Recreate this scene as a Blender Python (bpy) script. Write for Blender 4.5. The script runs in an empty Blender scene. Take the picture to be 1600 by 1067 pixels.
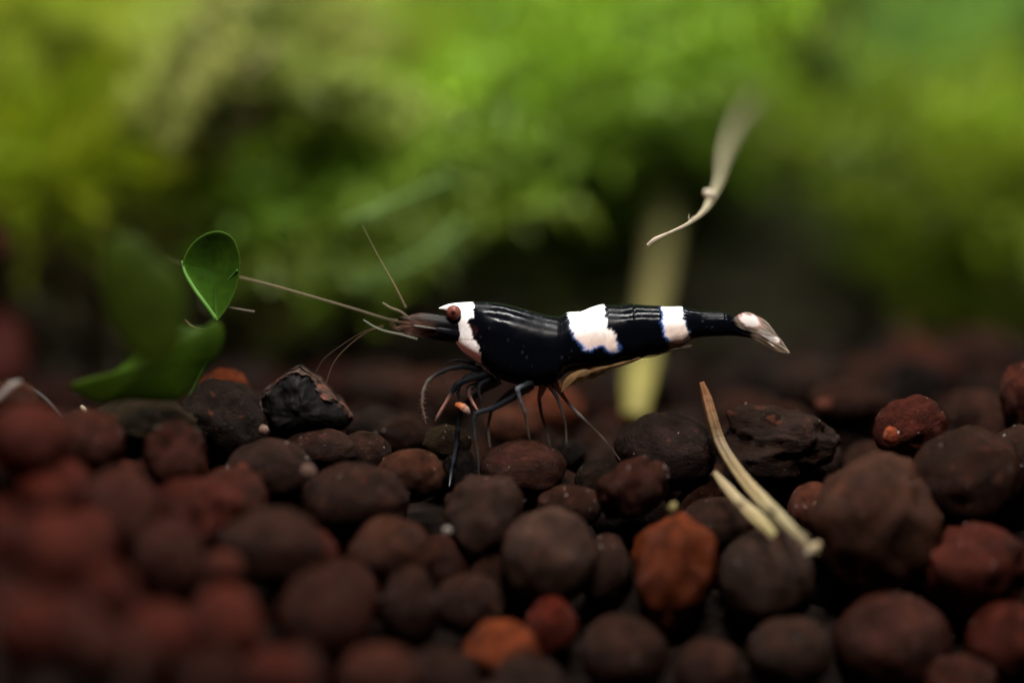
import bpy, bmesh, math, random
import numpy as np
from mathutils import Vector, Matrix, noise as mnoise

random.seed(7)
rng = np.random.default_rng(7)
sc = bpy.context.scene
COL = sc.collection
R = math.radians

# ------------------------------------------------------------------ camera (1 unit = 1 cm)
DIST, PITCH, FRAME_W = 30.0, R(6.1), 6.4
cam_d = bpy.data.cameras.new("camera")
cam = bpy.data.objects.new("camera", cam_d)
COL.objects.link(cam)
cam.location = (0, -DIST * math.cos(PITCH), DIST * math.sin(PITCH))
cam.rotation_euler = (math.pi / 2 - PITCH, 0, 0)
cam_d.sensor_width = 36
cam_d.lens = 36 * DIST / FRAME_W
cam_d.clip_start, cam_d.clip_end = 0.5, 400
cam_d.dof.use_dof = True
cam_d.dof.focus_distance = DIST
APERTURE = 2.05                                   # diameter, cm
cam_d.dof.aperture_fstop = cam_d.lens * 1e-3 / APERTURE
sc.camera = cam

# ------------------------------------------------------------------ world, lamps, exposure
w = bpy.data.worlds.new("World"); sc.world = w; w.use_nodes = True
w.node_tree.nodes["Background"].inputs[0].default_value = (0.30, 0.36, 0.26, 1)
w.node_tree.nodes["Background"].inputs[1].default_value = 0.05

def area(name, loc, target, sx, sy, power, colour):
    l = bpy.data.lights.new(name, 'AREA'); l.shape = 'RECTANGLE'; l.size = sx; l.size_y = sy
    l.energy = power; l.color = colour
    o = bpy.data.objects.new(name, l); COL.objects.link(o); o.location = loc
    o.rotation_euler = (Vector(target) - Vector(loc)).to_track_quat('-Z', 'Y').to_euler()
    return o
area("tank_lamp", (1, -1.5, 27), (0, 0, 0), 14, 1.6, 15000, (1.0, 0.97, 0.92))
area("front_tank_lamp", (2, -15, 21), (0, 0, 0), 10, .8, 11500, (1.0, 0.93, 0.86))
area("rear_tank_lamp", (-2, 14, 30), (0, 9, 1), 24, 3, 7800, (1.0, 0.98, 0.90))
area("red_veil_fill", (-16, -12, -1), (-2.5, -1.5, -1.5), 5, 5, 380, (1.0, 0.20, 0.14))  # added unseen fill light, gives the reddish veil at lower left

sc.view_settings.view_transform = 'Standard'
sc.view_settings.look = 'None'
sc.view_settings.exposure = 0
sc.view_settings.gamma = 1
sc.cycles.use_denoising = True
sc.cycles.max_bounces = 6
sc.cycles.transparent_max_bounces = 12
sc.cycles.sample_clamp_indirect = 4

# ------------------------------------------------------------------ helpers
def at(px, py, Y=0.0):
    """photo pixel (1600 x 1067) at world depth Y -> world point"""
    u = (px - 800) * FRAME_W / 1600 / DIST
    v = -(py - 533.5) * FRAME_W / 1600 / DIST
    c, s = math.cos(PITCH), math.sin(PITCH)
    d = Vector((u, c + v * s, -s + v * c))
    o = Vector((0, -DIST * c, DIST * s))
    return o + d * ((Y - o.y) / d.y)
PX = FRAME_W / 1600                                # one photo pixel at the focus plane

def tag(o, label=None, cat=None, group=None, kind=None):
    if label: o["label"] = label
    if cat: o["category"] = cat
    if group: o["group"] = group
    if kind: o["kind"] = kind
    return o

def mesh_obj(name, V, F, mat, parent=None, col=None, smooth=True):
    me = bpy.data.meshes.new(name)
    V = np.asarray(V, dtype=np.float32)
    if isinstance(F, np.ndarray):
        me.vertices.add(len(V)); me.vertices.foreach_set("co", V.ravel())
        n, k = F.shape
        me.loops.add(n * k); me.loops.foreach_set("vertex_index", F.astype(np.int32).ravel())
        me.polygons.add(n)
        me.polygons.foreach_set("loop_start", np.arange(0, n * k, k, dtype=np.int32))
        me.update(calc_edges=True)
    else:
        me.from_pydata(V.tolist(), [], F)
    if smooth: me.polygons.foreach_set("use_smooth", np.ones(len(me.polygons), dtype=bool))
    if col is not None:
        a = me.color_attributes.new("pigment", 'FLOAT_COLOR', 'POINT')
        c = np.ones((len(V), 4), dtype=np.float32); c[:, :3] = np.asarray(col, dtype=np.float32)[:, :3]
        if np.asarray(col).shape[1] == 4: c[:, 3] = np.asarray(col)[:, 3]
        a.data.foreach_set("color", c.ravel())
    me.validate()
    me.update()
    o = bpy.data.objects.new(name, me); COL.objects.link(o)
    if mat: me.materials.append(mat)
    if parent: o.parent = parent; o.matrix_parent_inverse = parent.matrix_world.inverted()
    return o

def empty(name, loc):
    o = bpy.data.objects.new(name, None); COL.objects.link(o); o.location = loc
    o.empty_display_size = 0.1
    bpy.context.view_layer.update()
    return o

def spline(pts, n):
    """Catmull-Rom through rows of pts (any width), n samples"""
    P = np.asarray(pts, float); m = len(P)
    P = np.vstack([2 * P[0] - P[1], P, 2 * P[-1] - P[-2]])
    t = np.linspace(0, m - 1 - 1e-9, n); i = t.astype(int); f = (t - i)[:, None]
    a, b, c, d = P[i], P[i + 1], P[i + 2], P[i + 3]
    return .5 * ((2 * b) + (-a + c) * f + (2 * a - 5 * b + 4 * c - d) * f ** 2 + (-a + 3 * b - 3 * c + d) * f ** 3)

def tube(name, rows, mat, parent=None, n=40, seg=12, flat=1.0, bump=0.0, bump_f=3, cols=None, rough=0.0, joint=False):
    """rows: (px, py, Y, radius px). A tapered round limb; cols: list of colours along it"""
    S = spline([tuple(at(r[0], r[1], r[2])) + (r[3] * PX,) for r in rows], n)
    if joint:
        K = np.array([tuple(at(r[0], r[1], r[2])) + (r[3] * PX,) for r in rows]); tt = np.linspace(0, len(K) - 1, n)
        Lq = np.stack([np.interp(tt, np.arange(len(K)), K[:, q]) for q in range(4)], 1)
        for _ in range(2): Lq[1:-1] = (Lq[:-2] + 2 * Lq[1:-1] + Lq[2:]) / 4
        S = Lq
    C, rad = S[:, :3], np.maximum(S[:, 3], .0006)
    T = np.gradient(C, axis=0); T /= np.linalg.norm(T, axis=1)[:, None]
    up = np.array([0, 1, 0.02]); A = np.cross(T, up); A /= np.linalg.norm(A, axis=1)[:, None]
    B = np.cross(T, A)
    if bump: rad = rad * (1 + bump * (np.sin(np.arange(n) * 2 * math.pi / bump_f)))
    if rough: rad = rad * (1 + rough * rng.normal(size=n))
    th = np.linspace(0, 2 * math.pi, seg, endpoint=False)
    gr = 1 + (.16 * np.cos(th * 5 + 1) + .08 * np.cos(th * 9))[None, :, None] if mat is m_straw else 1
    V = C[:, None] + (A[:, None] * np.cos(th)[None, :, None] + B[:, None] * flat * np.sin(th)[None, :, None]) * rad[:, None, None] * gr
    V = V.reshape(-1, 3)
    F = []
    for i in range(n - 1):
        for j in range(seg):
            k = (j + 1) % seg
            F.append((i * seg + j, i * seg + k, (i + 1) * seg + k, (i + 1) * seg + j))
    V = np.vstack([V, C[0], C[-1]]); e = len(V) - 2
    for j in range(seg):
        k = (j + 1) % seg
        F.append((e, k, j)); F.append((e + 1, (n - 1) * seg + j, (n - 1) * seg + k))
    col = None
    if cols is not None:
        cc = spline(cols, n).clip(0.001, 1) if len(cols) > 1 else np.repeat([cols[0]], n, 0)
        col = np.vstack([np.repeat(cc, seg, 0), cc[0], cc[-1]])
        if mat is m_straw:
            u_ = np.tile(np.arange(seg), n); tt_ = np.repeat(np.arange(n), seg)
            f_ = 1 + .35 * np.array([mnoise.noise(Vector((a * 1.3, b_ * .12, n))) for a, b_ in zip(u_, tt_)]); col[:-2, :3] = (col[:-2, :3] * f_[:, None]).clip(.002, .9)
    return mesh_obj(name, V, F, mat, parent, col)

def poly_sd(P, poly):
    """signed distance (inside negative) of points P (n,2) to a closed polygon"""
    poly = np.asarray(poly, float); a = poly; b = np.roll(poly, -1, 0)
    d = np.full(len(P), 1e9); inside = np.zeros(len(P), bool)
    for p, q in zip(a, b):
        e = q - p; wv = P - p
        t = np.clip((wv @ e) / (e @ e + 1e-12), 0, 1)[:, None]
        d = np.minimum(d, np.linalg.norm(wv - e * t, axis=1))
        c = ((p[1] > P[:, 1]) != (q[1] > P[:, 1]))
        x = (q[0] - p[0]) * (P[:, 1] - p[1]) / (q[1] - p[1] + 1e-12) + p[0]
        inside ^= c & (P[:, 0] < x)
    return np.where(inside, -d, d)

def vnoise(P, f, seed=0):
    return np.array([mnoise.noise(Vector((p[0] * f + seed, p[1] * f, (p[2] if len(p) > 2 else 0) * f))) for p in P])

# ------------------------------------------------------------------ materials
def new_mat(name):
    m = bpy.data.materials.new(name); m.use_nodes = True
    nt = m.node_tree; b = nt.nodes["Principled BSDF"]
    return m, nt, b
def N(nt, t, **kw):
    n = nt.nodes.new(t)
    for k, v in kw.items():
        if k in n.inputs.keys(): n.inputs[k].default_value = v
        else: setattr(n, k, v)
    return n
def bump_of(nt, b, h, strength, dist):
    bp = N(nt, "ShaderNodeBump"); bp.inputs["Strength"].default_value = strength; bp.inputs["Distance"].default_value = dist
    nt.links.new(h, bp.inputs["Height"]); nt.links.new(bp.outputs[0], b.inputs["Normal"]); nt.links.new(bp.outputs[0], b.inputs["Coat Normal"])
    return bp

# soil: baked clay granules, wet; colour of each granule from its object colour
m_soil, nt, b = new_mat("wet_clay")
oi = N(nt, "ShaderNodeObjectInfo"); tc = N(nt, "ShaderNodeTexCoord")
n1 = N(nt, "ShaderNodeTexNoise"); n1.inputs["Scale"].default_value = 2.2; n1.inputs["Detail"].default_value = 6
n2 = N(nt, "ShaderNodeTexNoise"); n2.inputs["Scale"].default_value = 9; n2.inputs["Detail"].default_value = 8; n2.inputs["Roughness"].default_value = .7
vadd = N(nt, "ShaderNodeVectorMath", operation='ADD')
vm = N(nt, "ShaderNodeVectorMath", operation='SCALE'); vm.inputs["Scale"].default_value = 37.0
nt.links.new(oi.outputs["Location"], vm.inputs[0]); nt.links.new(vm.outputs[0], vadd.inputs[0]); nt.links.new(tc.outputs["Object"], vadd.inputs[1])
nt.links.new(vadd.outputs[0], n1.inputs["Vector"]); nt.links.new(vadd.outputs[0], n2.inputs["Vector"])
mx = N(nt, "ShaderNodeMix", data_type='RGBA', blend_type='MULTIPLY'); mx.inputs[0].default_value = 1
rp = N(nt, "ShaderNodeValToRGB"); rp.color_ramp.elements[0].position = .32; rp.color_ramp.elements[0].color = (.5, .45, .42, 1)
rp.color_ramp.elements[1].position = .7; rp.color_ramp.elements[1].color = (1.6, 1.35, 1.2, 1)
nt.links.new(n1.outputs[0], rp.inputs[0]); nt.links.new(oi.outputs["Color"], mx.inputs[6]); nt.links.new(rp.outputs[0], mx.inputs[7])
# sparse rusty specks
rp2 = N(nt, "ShaderNodeValToRGB"); rp2.color_ramp.elements[0].position = .63; rp2.color_ramp.elements[0].color = (0, 0, 0, 1)
rp2.color_ramp.elements[1].position = .72; rp2.color_ramp.elements[1].color = (1, 1, 1, 1)
n3 = N(nt, "ShaderNodeTexNoise"); n3.inputs["Scale"].default_value = 3.6; n3.inputs["Detail"].default_value = 3
nt.links.new(vadd.outputs[0], n3.inputs["Vector"]); nt.links.new(n3.outputs[0], rp2.inputs[0])
mx2 = N(nt, "ShaderNodeMix", data_type='RGBA'); mx2.inputs[7].default_value = (.16, .045, .022, 1)
mulf = N(nt, "ShaderNodeMath", operation='MULTIPLY'); mulf.inputs[1].default_value = .22
nt.links.new(rp2.outputs[0], mulf.inputs[0]); nt.links.new(mulf.outputs[0], mx2.inputs[0])
nt.links.new(mx.outputs[2], mx2.inputs[6]); nt.links.new(mx2.outputs[2], b.inputs["Base Color"])
rr = N(nt, "ShaderNodeMapRange"); rr.inputs["From Min"].default_value = .35; rr.inputs["From Max"].default_value = .65
rr.inputs["To Min"].default_value = .28; rr.inputs["To Max"].default_value = .8
nt.links.new(n2.outputs[0], rr.inputs["Value"]); nt.links.new(rr.outputs[0], b.inputs["Roughness"])
b.inputs["Specular IOR Level"].default_value = .015; b.inputs["Coat Weight"].default_value = .07; b.inputs["Coat Roughness"].default_value = .14
bump_of(nt, b, n2.outputs[0], .8, .04)

def attr_mat(name, rough=.4, trans=0.0, sub=0.0, bump=.0, bscale=40, spec=.5, coat=0, alpha=False, bdist=.004):
    m, nt, b = new_mat(name)
    a = N(nt, "ShaderNodeAttribute", attribute_name="pigment")
    nt.links.new(a.outputs["Color"], b.inputs["Base Color"])
    b.inputs["Roughness"].default_value = rough; b.inputs["Specular IOR Level"].default_value = spec
    b.inputs["Coat Weight"].default_value = coat; b.inputs["Coat Roughness"].default_value = .12
    if bump:
        t = N(nt, "ShaderNodeTexCoord"); n = N(nt, "ShaderNodeTexNoise"); n.inputs["Scale"].default_value = bscale; n.inputs["Detail"].default_value = 5
        nt.links.new(t.outputs["Object"], n.inputs["Vector"]); bump_of(nt, b, n.outputs[0], bump, bdist)
    out = nt.nodes["Material Output"]; sh = b.outputs[0]
    if trans:
        tr = N(nt, "ShaderNodeBsdfTranslucent"); nt.links.new(a.outputs["Color"], tr.inputs["Color"])
        ms = N(nt, "ShaderNodeMixShader"); ms.inputs[0].default_value = trans
        nt.links.new(sh, ms.inputs[1]); nt.links.new(tr.outputs[0], ms.inputs[2]); sh = ms.outputs[0]
    if alpha:
        tp = N(nt, "ShaderNodeBsdfTransparent"); ms = N(nt, "ShaderNodeMixShader")
        nt.links.new(a.outputs["Alpha"], ms.inputs[0]); nt.links.new(tp.outputs[0], ms.inputs[1]); nt.links.new(sh, ms.inputs[2]); sh = ms.outputs[0]
    nt.links.new(sh, out.inputs["Surface"])
    return m
m_shell = attr_mat("shrimp_shell", rough=.15, bump=.45, bscale=8, spec=.05, coat=.0, bdist=.012)
nt = m_shell.node_tree; b = nt.nodes["Principled BSDF"]
t = N(nt, "ShaderNodeTexCoord"); n = N(nt, "ShaderNodeTexNoise"); n.inputs["Scale"].default_value = 5; n.inputs["Detail"].default_value = 6
mr = N(nt, "ShaderNodeMapRange"); mr.inputs["From Min"].default_value = .42; mr.inputs["From Max"].default_value = .58; mr.inputs["To Min"].default_value = .10; mr.inputs["To Max"].default_value = .30
nt.links.new(t.outputs["Object"], n.inputs["Vector"]); nt.links.new(n.outputs[0], mr.inputs["Value"]); nt.links.new(mr.outputs[0], b.inputs["Roughness"])
m_limb = attr_mat("shrimp_limb", rough=.6, spec=.06, trans=.25, bump=.3, bscale=60, alpha=True)
m_fin = attr_mat("shrimp_fin", spec=.12, rough=.4, trans=.35, bump=.3, bscale=40, alpha=True)
m_eye = attr_mat("shrimp_eye", rough=.3, spec=.08, bump=.2, bscale=90)
m_moss = attr_mat("moss_leaf", rough=.45, trans=.45, spec=.25)
m_leaf = attr_mat("water_plant_leaf", rough=.6, trans=.4, bump=.3, bscale=12, spec=.08, bdist=.02)
m_straw = attr_mat("dry_straw", rough=.6, trans=.25, bump=.6, bscale=30, spec=.3, bdist=.01)
m_wood = attr_mat("sunken_wood", rough=.8, bump=.8, bscale=4, spec=.03, bdist=.05)

# ------------------------------------------------------------------ setting: back wall of the tank
m_back, nt, b = new_mat("algae_water")
t = N(nt, "ShaderNodeTexCoord"); n = N(nt, "ShaderNodeTexNoise"); n.inputs["Scale"].default_value = .35; n.inputs["Detail"].default_value = 3
r = N(nt, "ShaderNodeValToRGB"); r.color_ramp.elements[0].position = .35; r.color_ramp.elements[0].color = (.03, .035, .007, 1)
r.color_ramp.elements[1].position = .68; r.color_ramp.elements[1].color = (.06, .10, .012, 1)
nt.links.new(t.outputs["Object"], n.inputs["Vector"]); nt.links.new(n.outputs[0], r.inputs[0]); nt.links.new(r.outputs[0], b.inputs["Base Color"])
b.inputs["Roughness"].default_value = .9; b.inputs["Specular IOR Level"].default_value = .1
V, F = [], []
nx, nz = 41, 25
for j in range(nz):
    for i in range(nx):
        x = -20 + i; z = -6 + j
        V.append((x, 22 - .012 * x * x + .5 * mnoise.noise(Vector((x * .2, z * .2, 3))), z))
for j in range(nz - 1):
    for i in range(nx - 1):
        F.append((j * nx + i, j * nx + i + 1, (j + 1) * nx + i + 1, (j + 1) * nx + i))
tag(mesh_obj("back_wall", V, F, m_back), "dark green algae covered back of the tank, far out of focus", kind="structure")

# ------------------------------------------------------------------ soil granules
def grain_mesh(i, sub=4, kind='ball'):
    bm = bmesh.new(); bmesh.ops.create_icosphere(bm, subdivisions=sub, radius=1)
    rs = random.Random(100 + i); off = Vector((rs.uniform(-50, 50), rs.uniform(-50, 50), rs.uniform(-50, 50)))
    knobs = [(Vector((rs.gauss(0, 1), rs.gauss(0, 1), rs.gauss(0, 1))).normalized(), rs.uniform(.16, .3), rs.uniform(.05, .11)) for _ in range(rs.choice([1, 2, 3, 4]))]
    big = [(Vector((rs.gauss(0, 1), rs.gauss(0, 1), rs.gauss(0, 1))).normalized(), rs.uniform(.5, .8), rs.uniform(.08, .2)) for _ in range(2)]
    amp = {'ball': .09, 'lumpy': .22, 'crag': .3}[kind]
    for v in bm.verts:
        p = v.co.normalized(); d = 1 + amp * mnoise.noise(p * 1.1 + off) * 1.15 + .06 * mnoise.noise(p * 3 + off) + .022 * mnoise.noise(p * 8 + off) + .014 * mnoise.noise(p * 17 + off)
        if kind != 'ball': d += amp * .35 * mnoise.noise(p * 3 + off) + amp * .12 * mnoise.noise(p * 8 + off)
        for q, wd, h in knobs + (big if kind == 'lumpy' else []):
            a = (p - q).length / wd; d += h * math.exp(-a * a * 1.5)
        if kind == 'crag':
            d -= .12 * max(0, mnoise.noise(p * 2.3 - off)) + .05 * abs(mnoise.noise(p * 6 + off))
        v.co = p * d
    me = bpy.data.meshes.new("soil_granule"); bm.to_mesh(me); bm.free()
    me.polygons.foreach_set("use_smooth", np.ones(len(me.polygons), dtype=bool)); me.materials.append(m_soil)
    return me
BALL = [grain_mesh(i) for i in range(9)]
LUMP = [grain_mesh(20 + i, kind='lumpy') for i in range(5)]
CRAG = [grain_mesh(40 + i, 5, kind='crag') for i in range(3)]
SMALL = [grain_mesh(60 + i, 3) for i in range(6)]

CD = (.022, .0125, .0098); CR = (.046, .0145, .0105); CO = (.155, .048, .018); CK = (.011, .0095, .009)
CG = (.023, .0160, .0138); CB = (.034, .0175, .012); CM = (.030, .0135, .0105)

def Ydef(px, py):
    g = np.interp(px, [0, 300, 550, 800, 1200, 1600], [2.8, 2.2, 1.5, 1.1, .85, .65])
    if py > 700: y = np.interp(py, [700, 760, 850, 1067], [0, -.35, -.8, -1.5]) * g
    else: y = np.interp(py, [500, 540, 580, 620, 660, 700], [9.5, 5.6, 3.4, 1.9, .7, 0])
    if px < 260 and py > 600: y -= .9 * (260 - px) / 260 * min(1, (py - 600) / 60)
    return float(y)

named = []; used_labels = {}
grains = []       # (centre, radius) of every hand-placed granule
def grain(px, py, rx, ry, colour, label, Y=None, kind='b', rot=None, group=None, depth=None):
    Y = Ydef(px, py) if Y is None else Y
    if rx > 20: rx *= 1.05; ry *= 1.05
    s = (DIST + Y) / DIST * PX
    lib = {'b': BALL, 'l': LUMP, 'c': CRAG}[kind]
    me = random.choice(lib)
    o = bpy.data.objects.new("soil_granule", me); COL.objects.link(o)
    c = at(px, py, Y); o.location = c
    dz = depth * s if depth else math.sqrt(rx * ry) * s
    # the stretch is applied outside a random spin so the outline keeps its size
    q = Matrix.Rotation(random.uniform(0, 6.28), 4, Vector((random.gauss(0, 1), random.gauss(0, 1), random.gauss(0, 1))).normalized())
    tilt = Matrix.Rotation(rot or 0, 4, 'Y')
    M = Matrix.Translation(c) @ tilt @ Matrix.Diagonal((rx * s, dz, ry * s, 1))
    key = me.copy(); key.transform(q); o.data = key            # own mesh: spun shape
    o.matrix_world = M
    v = random.uniform(.85, 1.15)
    v *= .55 if colour not in (CD, CR, CO, CK, CG, CB, CM) else 1
    v *= .36 if colour is CO else .56
    red_veil = max(0, min(1, (620 - px) / 500)) * max(0, min(1, (py - 640) / 80))
    colour = (colour[0] * (1.16 + .12 * red_veil), colour[1] * .90, colour[2] * .80)  # reddish veil over the lower left painted into the granule colours
    o.color = (colour[0] * v, colour[1] * v, colour[2] * v, 1)
    tag(o, label, "soil granule", group or "rounded clay granules of the tank soil")
    grains.append((c, math.sqrt(rx * ry) * s)); named.append((px, py, rx, ry, label))
    return o

# -- crest, left to right
grain(18, 628, 42, 34, CB, "pale brown granule at the left edge, under the white splinter", -.6)
grain(48, 690, 62, 58, CR, "round red-brown granule at the left edge, below the white splinter", -1.7)
grain(140, 690, 55, 48, CM, "dark granule left of the big leaf's lower tip", -.9)
grain(225, 668, 78, 44, (.035, .036, .022), "wide olive-black granule directly under the big green leaf", -.35, 'l')
grain(352, 655, 66, 54, CK, "black-grey rough granule with a white knob, left of the pointed black lump", .05, 'l')
grain(412, 672, 8, 9, (.5, .47, .45), "tiny white crumb stuck on the right side of the black-grey granule", -.2)
grain(350, 603, 40, 22, CO, "bright orange crumbly granule behind the leaf's right edge", .5, 'l')
grain(272, 712, 48, 48, CM, "dull red granule with a small pink pimple, under the olive-black granule", -.8, 'l')
grain(500, 702, 56, 32, CG, "flat grey granule below the pointed black lump", -.1)
grain(422, 735, 66, 48, CG, "grey-brown granule with a pink pimple at its left and a pale tip at its right", -.45)
grain(378, 740, 12, 17, (.20, .075, .06), "small pink pimple-like crumb on the grey-brown granule", -.75)
grain(482, 738, 11, 13, (.24, .22, .21), "pale grey crumb at the right tip of the grey-brown granule", -.8)
grain(572, 706, 38, 30, CG, "small sharp grey granule with sparkling grains, left of the flat-topped one", 0)
grain(632, 684, 44, 30, CD, "low dark granule behind the small sparkling grey one", .6)
grain(585, 668, 50, 32, CK, "blackish granule right of the pointed black lump, behind the crest", 1.0)
grain(700, 692, 36, 27, (.045, .040, .026), "olive-brown granule under the shrimp's front claws", .15)
grain(642, 742, 52, 40, CB, "brown flat-topped granule left of the shrimp's foremost foot", -.25)
grain(718, 735, 26, 38, (.018, .019, .022), "small black granule gripped by the shrimp's foremost foot", .1)
grain(820, 732, 64, 44, (.060, .034, .030), "wet shining plum-brown granule under the shrimp's second foot", -.05)
grain(932, 748, 32, 28, (.028, .026, .022), "small dark speckled granule under the shrimp's hindmost foot", .0)
grain(880, 712, 34, 28, CK, "black granule behind the wet shining one", .5)
grain(990, 762, 52, 44, CM, "red-brown knobbly granule above the tall orange one", -.45, 'l', rot=-.5)
grain(1026, 742, 20, 22, CB, "small brown knob on top of the red-brown knobbly granule", -.5)
grain(1042, 706, 76, 58, (.040, .034, .036), "large dark grey granule with a pale speck, left of the dry straws", .1)
grain(1205, 690, 86, 54, (.034, .027, .025), "pitted black-brown granule with red specks behind the long straw", .15, 'c')
grain(1425, 672, 52, 46, CR, "glossy rust-red granule with a shiny spot at its left end", .1, 'l', rot=-.4)
grain(1392, 680, 13, 14, (.42, .14, .075), "small orange bead standing for the shiny spot on the rust-red granule", -.25)  # bead added to act as the granule's shiny spot
grain(1328, 630, 60, 36, CD, "blurred dark granule behind the pitted one, with a pink tip", 1.2)
grain(1288, 634, 14, 13, (.16, .075, .06), "small pink crumb on the blurred dark granule", 1.0)
grain(1512, 748, 82, 78, CD, "large round plum-brown granule near the right edge", -.4)
grain(1592, 722, 46, 58, CG, "grey granule cut by the right edge of the photo, at the crest", -.2)
grain(1520, 648, 54, 38, CD, "low dark granule behind the large round plum-brown one", 1.2)
grain(1596, 622, 32, 52, (.07, .025, .018), "dark rust granule at the right edge above the grey one", .4, 'l')
# -- slope, middle and right
grain(555, 785, 82, 58, CD, "wide smooth dark granule in the middle of the left slope", -.6)
grain(755, 815, 66, 68, CG, "grey-brown domed granule with a red smudge, below the foremost foot", -.5, 'l')
grain(612, 868, 66, 58, CB, "brown granule with an orange side below the wide smooth dark one", -.95)
grain(858, 872, 74, 74, (.058, .042, .036), "largest round grey-brown granule in the middle of the slope", -.85)
grain(890, 792, 50, 34, CD, "oval dark granule right of the grey-brown dome", -.35)
grain(732, 945, 52, 48, CD, "small round dark granule below the grey-brown dome", -1.1)
grain(1054, 892, 60, 84, CO, "tall bright orange-red granule left of the straw ends", -.8, 'l')
grain(1122, 820, 62, 42, CG, "dark grey granule touching the tall orange one, under the straws", -.4)
grain(1197, 908, 72, 76, (.052, .042, .038), "round grey-brown granule right below the straw ends", -.75)
grain(1370, 818, 92, 106, (.080, .048, .036), "biggest lumpy brown granule, right of the straw ends", -.6, 'l')
grain(1268, 796, 36, 40, (.13, .06, .042), "small orange-brown granule between the straws and the biggest lumpy one", -.35)
grain(1524, 890, 80, 72, CR, "rusty angular granule below the large round plum-brown one", -.75, 'l')
grain(1398, 1010, 88, 82, (.066, .033, .028), "big red-brown granule with small pimples near the bottom right", -.95)
grain(1570, 1000, 58, 66, CR, "red-brown granule at the right edge near the bottom", -.95)
grain(1234, 1022, 66, 56, (.040, .028, .024), "shadowed dark granule between two at the bottom right", -1.15)
grain(1108, 1048, 50, 50, CD, "round brown granule cut by the bottom edge, below the tall orange one", -1.25)
grain(975, 1022, 66, 58, CD, "wide brown granule at the bottom, right of the dark red one", -1.25)
grain(784, 1018, 56, 46, CO, "bright orange lumpy granule at the bottom edge", -1.35, 'l')
grain(862, 978, 38, 46, (.14, .032, .020), "dark red granule right behind the bright orange lumpy one", -1.1)
grain(946, 892, 38, 56, CG, "narrow grey granule beside the largest round one", -.65)
grain(640, 948, 44, 62, CD, "narrow dark granule left of the small round dark one", -1.2)
grain(1500, 1062, 56, 38, CM, "brown granule cut by the bottom edge near the right corner", -1.2)
grain(1310, 920, 46, 50, CK, "black granule deep in the gap below the biggest lumpy one", -.3)
# -- slope, left (red, partly from the painted veil, out of focus)
L = "blurred red granule "
grain(185, 805, 64, 66, CM, L + "with a clear round outline, second row from the crest at the left")
grain(80, 772, 62, 60, CR, L + "in the second row near the left edge")
grain(85, 872, 70, 72, CR, L + "in the third row near the left edge")
grain(312, 800, 64, 56, CR, L + "with small bright pimples right of the clearly outlined one", kind='l')
grain(262, 878, 58, 66, CM, L + "oval, in the centre of the left slope")
grain(160, 930, 52, 50, CR, L + "small and bright, left of the slope's centre")
grain(425, 858, 80, 62, CD, "broad blurred dark brown granule left of the slope's middle")
grain(350, 888, 30, 28, (.12, .05, .038), "small blurred pink granule against the broad dark brown one")
grain(505, 968, 68, 78, CM, "large blurred plum granule at the bottom left of the middle")
grain(350, 985, 56, 66, CR, L + "tall, near the bottom left of the plum one")
grain(245, 1002, 58, 56, CR, L + "near the bottom between two taller ones")
grain(48, 990, 66, 62, CR, L + "in the bottom left corner row")
grain(150, 1020, 56, 50, CM, "blurred brown granule next to the corner row at the bottom left")
grain(430, 1055, 56, 42, CR, L + "cut by the bottom edge below the plum one")
grain(590, 1055, 66, 46, CM, "blurred brown granule cut by the bottom edge, left of the orange one")
grain(-5, 850, 50, 60, CR, L + "cut by the left edge at mid slope")
# -- behind the crest
B = "far blurred granule "
grain(862, 640, 46, 36, (.19, .075, .042), "blurred orange-brown granule behind the shrimp's walking legs", 1.5)
grain(800, 665, 42, 32, (.10, .05, .034), "blurred brown granule left of the orange-brown one behind the legs", 1.1)
grain(1440, 575, 62, 44, CM, B + "with a reddish top, right of the shrimp's tail", 3.2)
grain(1528, 560, 68, 46, CD, B + "darkest and highest at the right", 3.6)
grain(1360, 592, 52, 38, CD, B + "between the tail and the reddish one", 3.0)
grain(680, 618, 62, 40, CD, B + "behind the shrimp's front claws", 2.2)
grain(600, 610, 64, 42, (.036, .027, .022), B + "above the blackish one right of the black lump", 2.4)
grain(1165, 650, 56, 38, CD, B + "under the shrimp's tail behind the long straw", 1.8)
grain(1250, 600, 60, 42, (.036, .030, .026), B + "below the shrimp's tail fan", 2.8)

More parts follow.
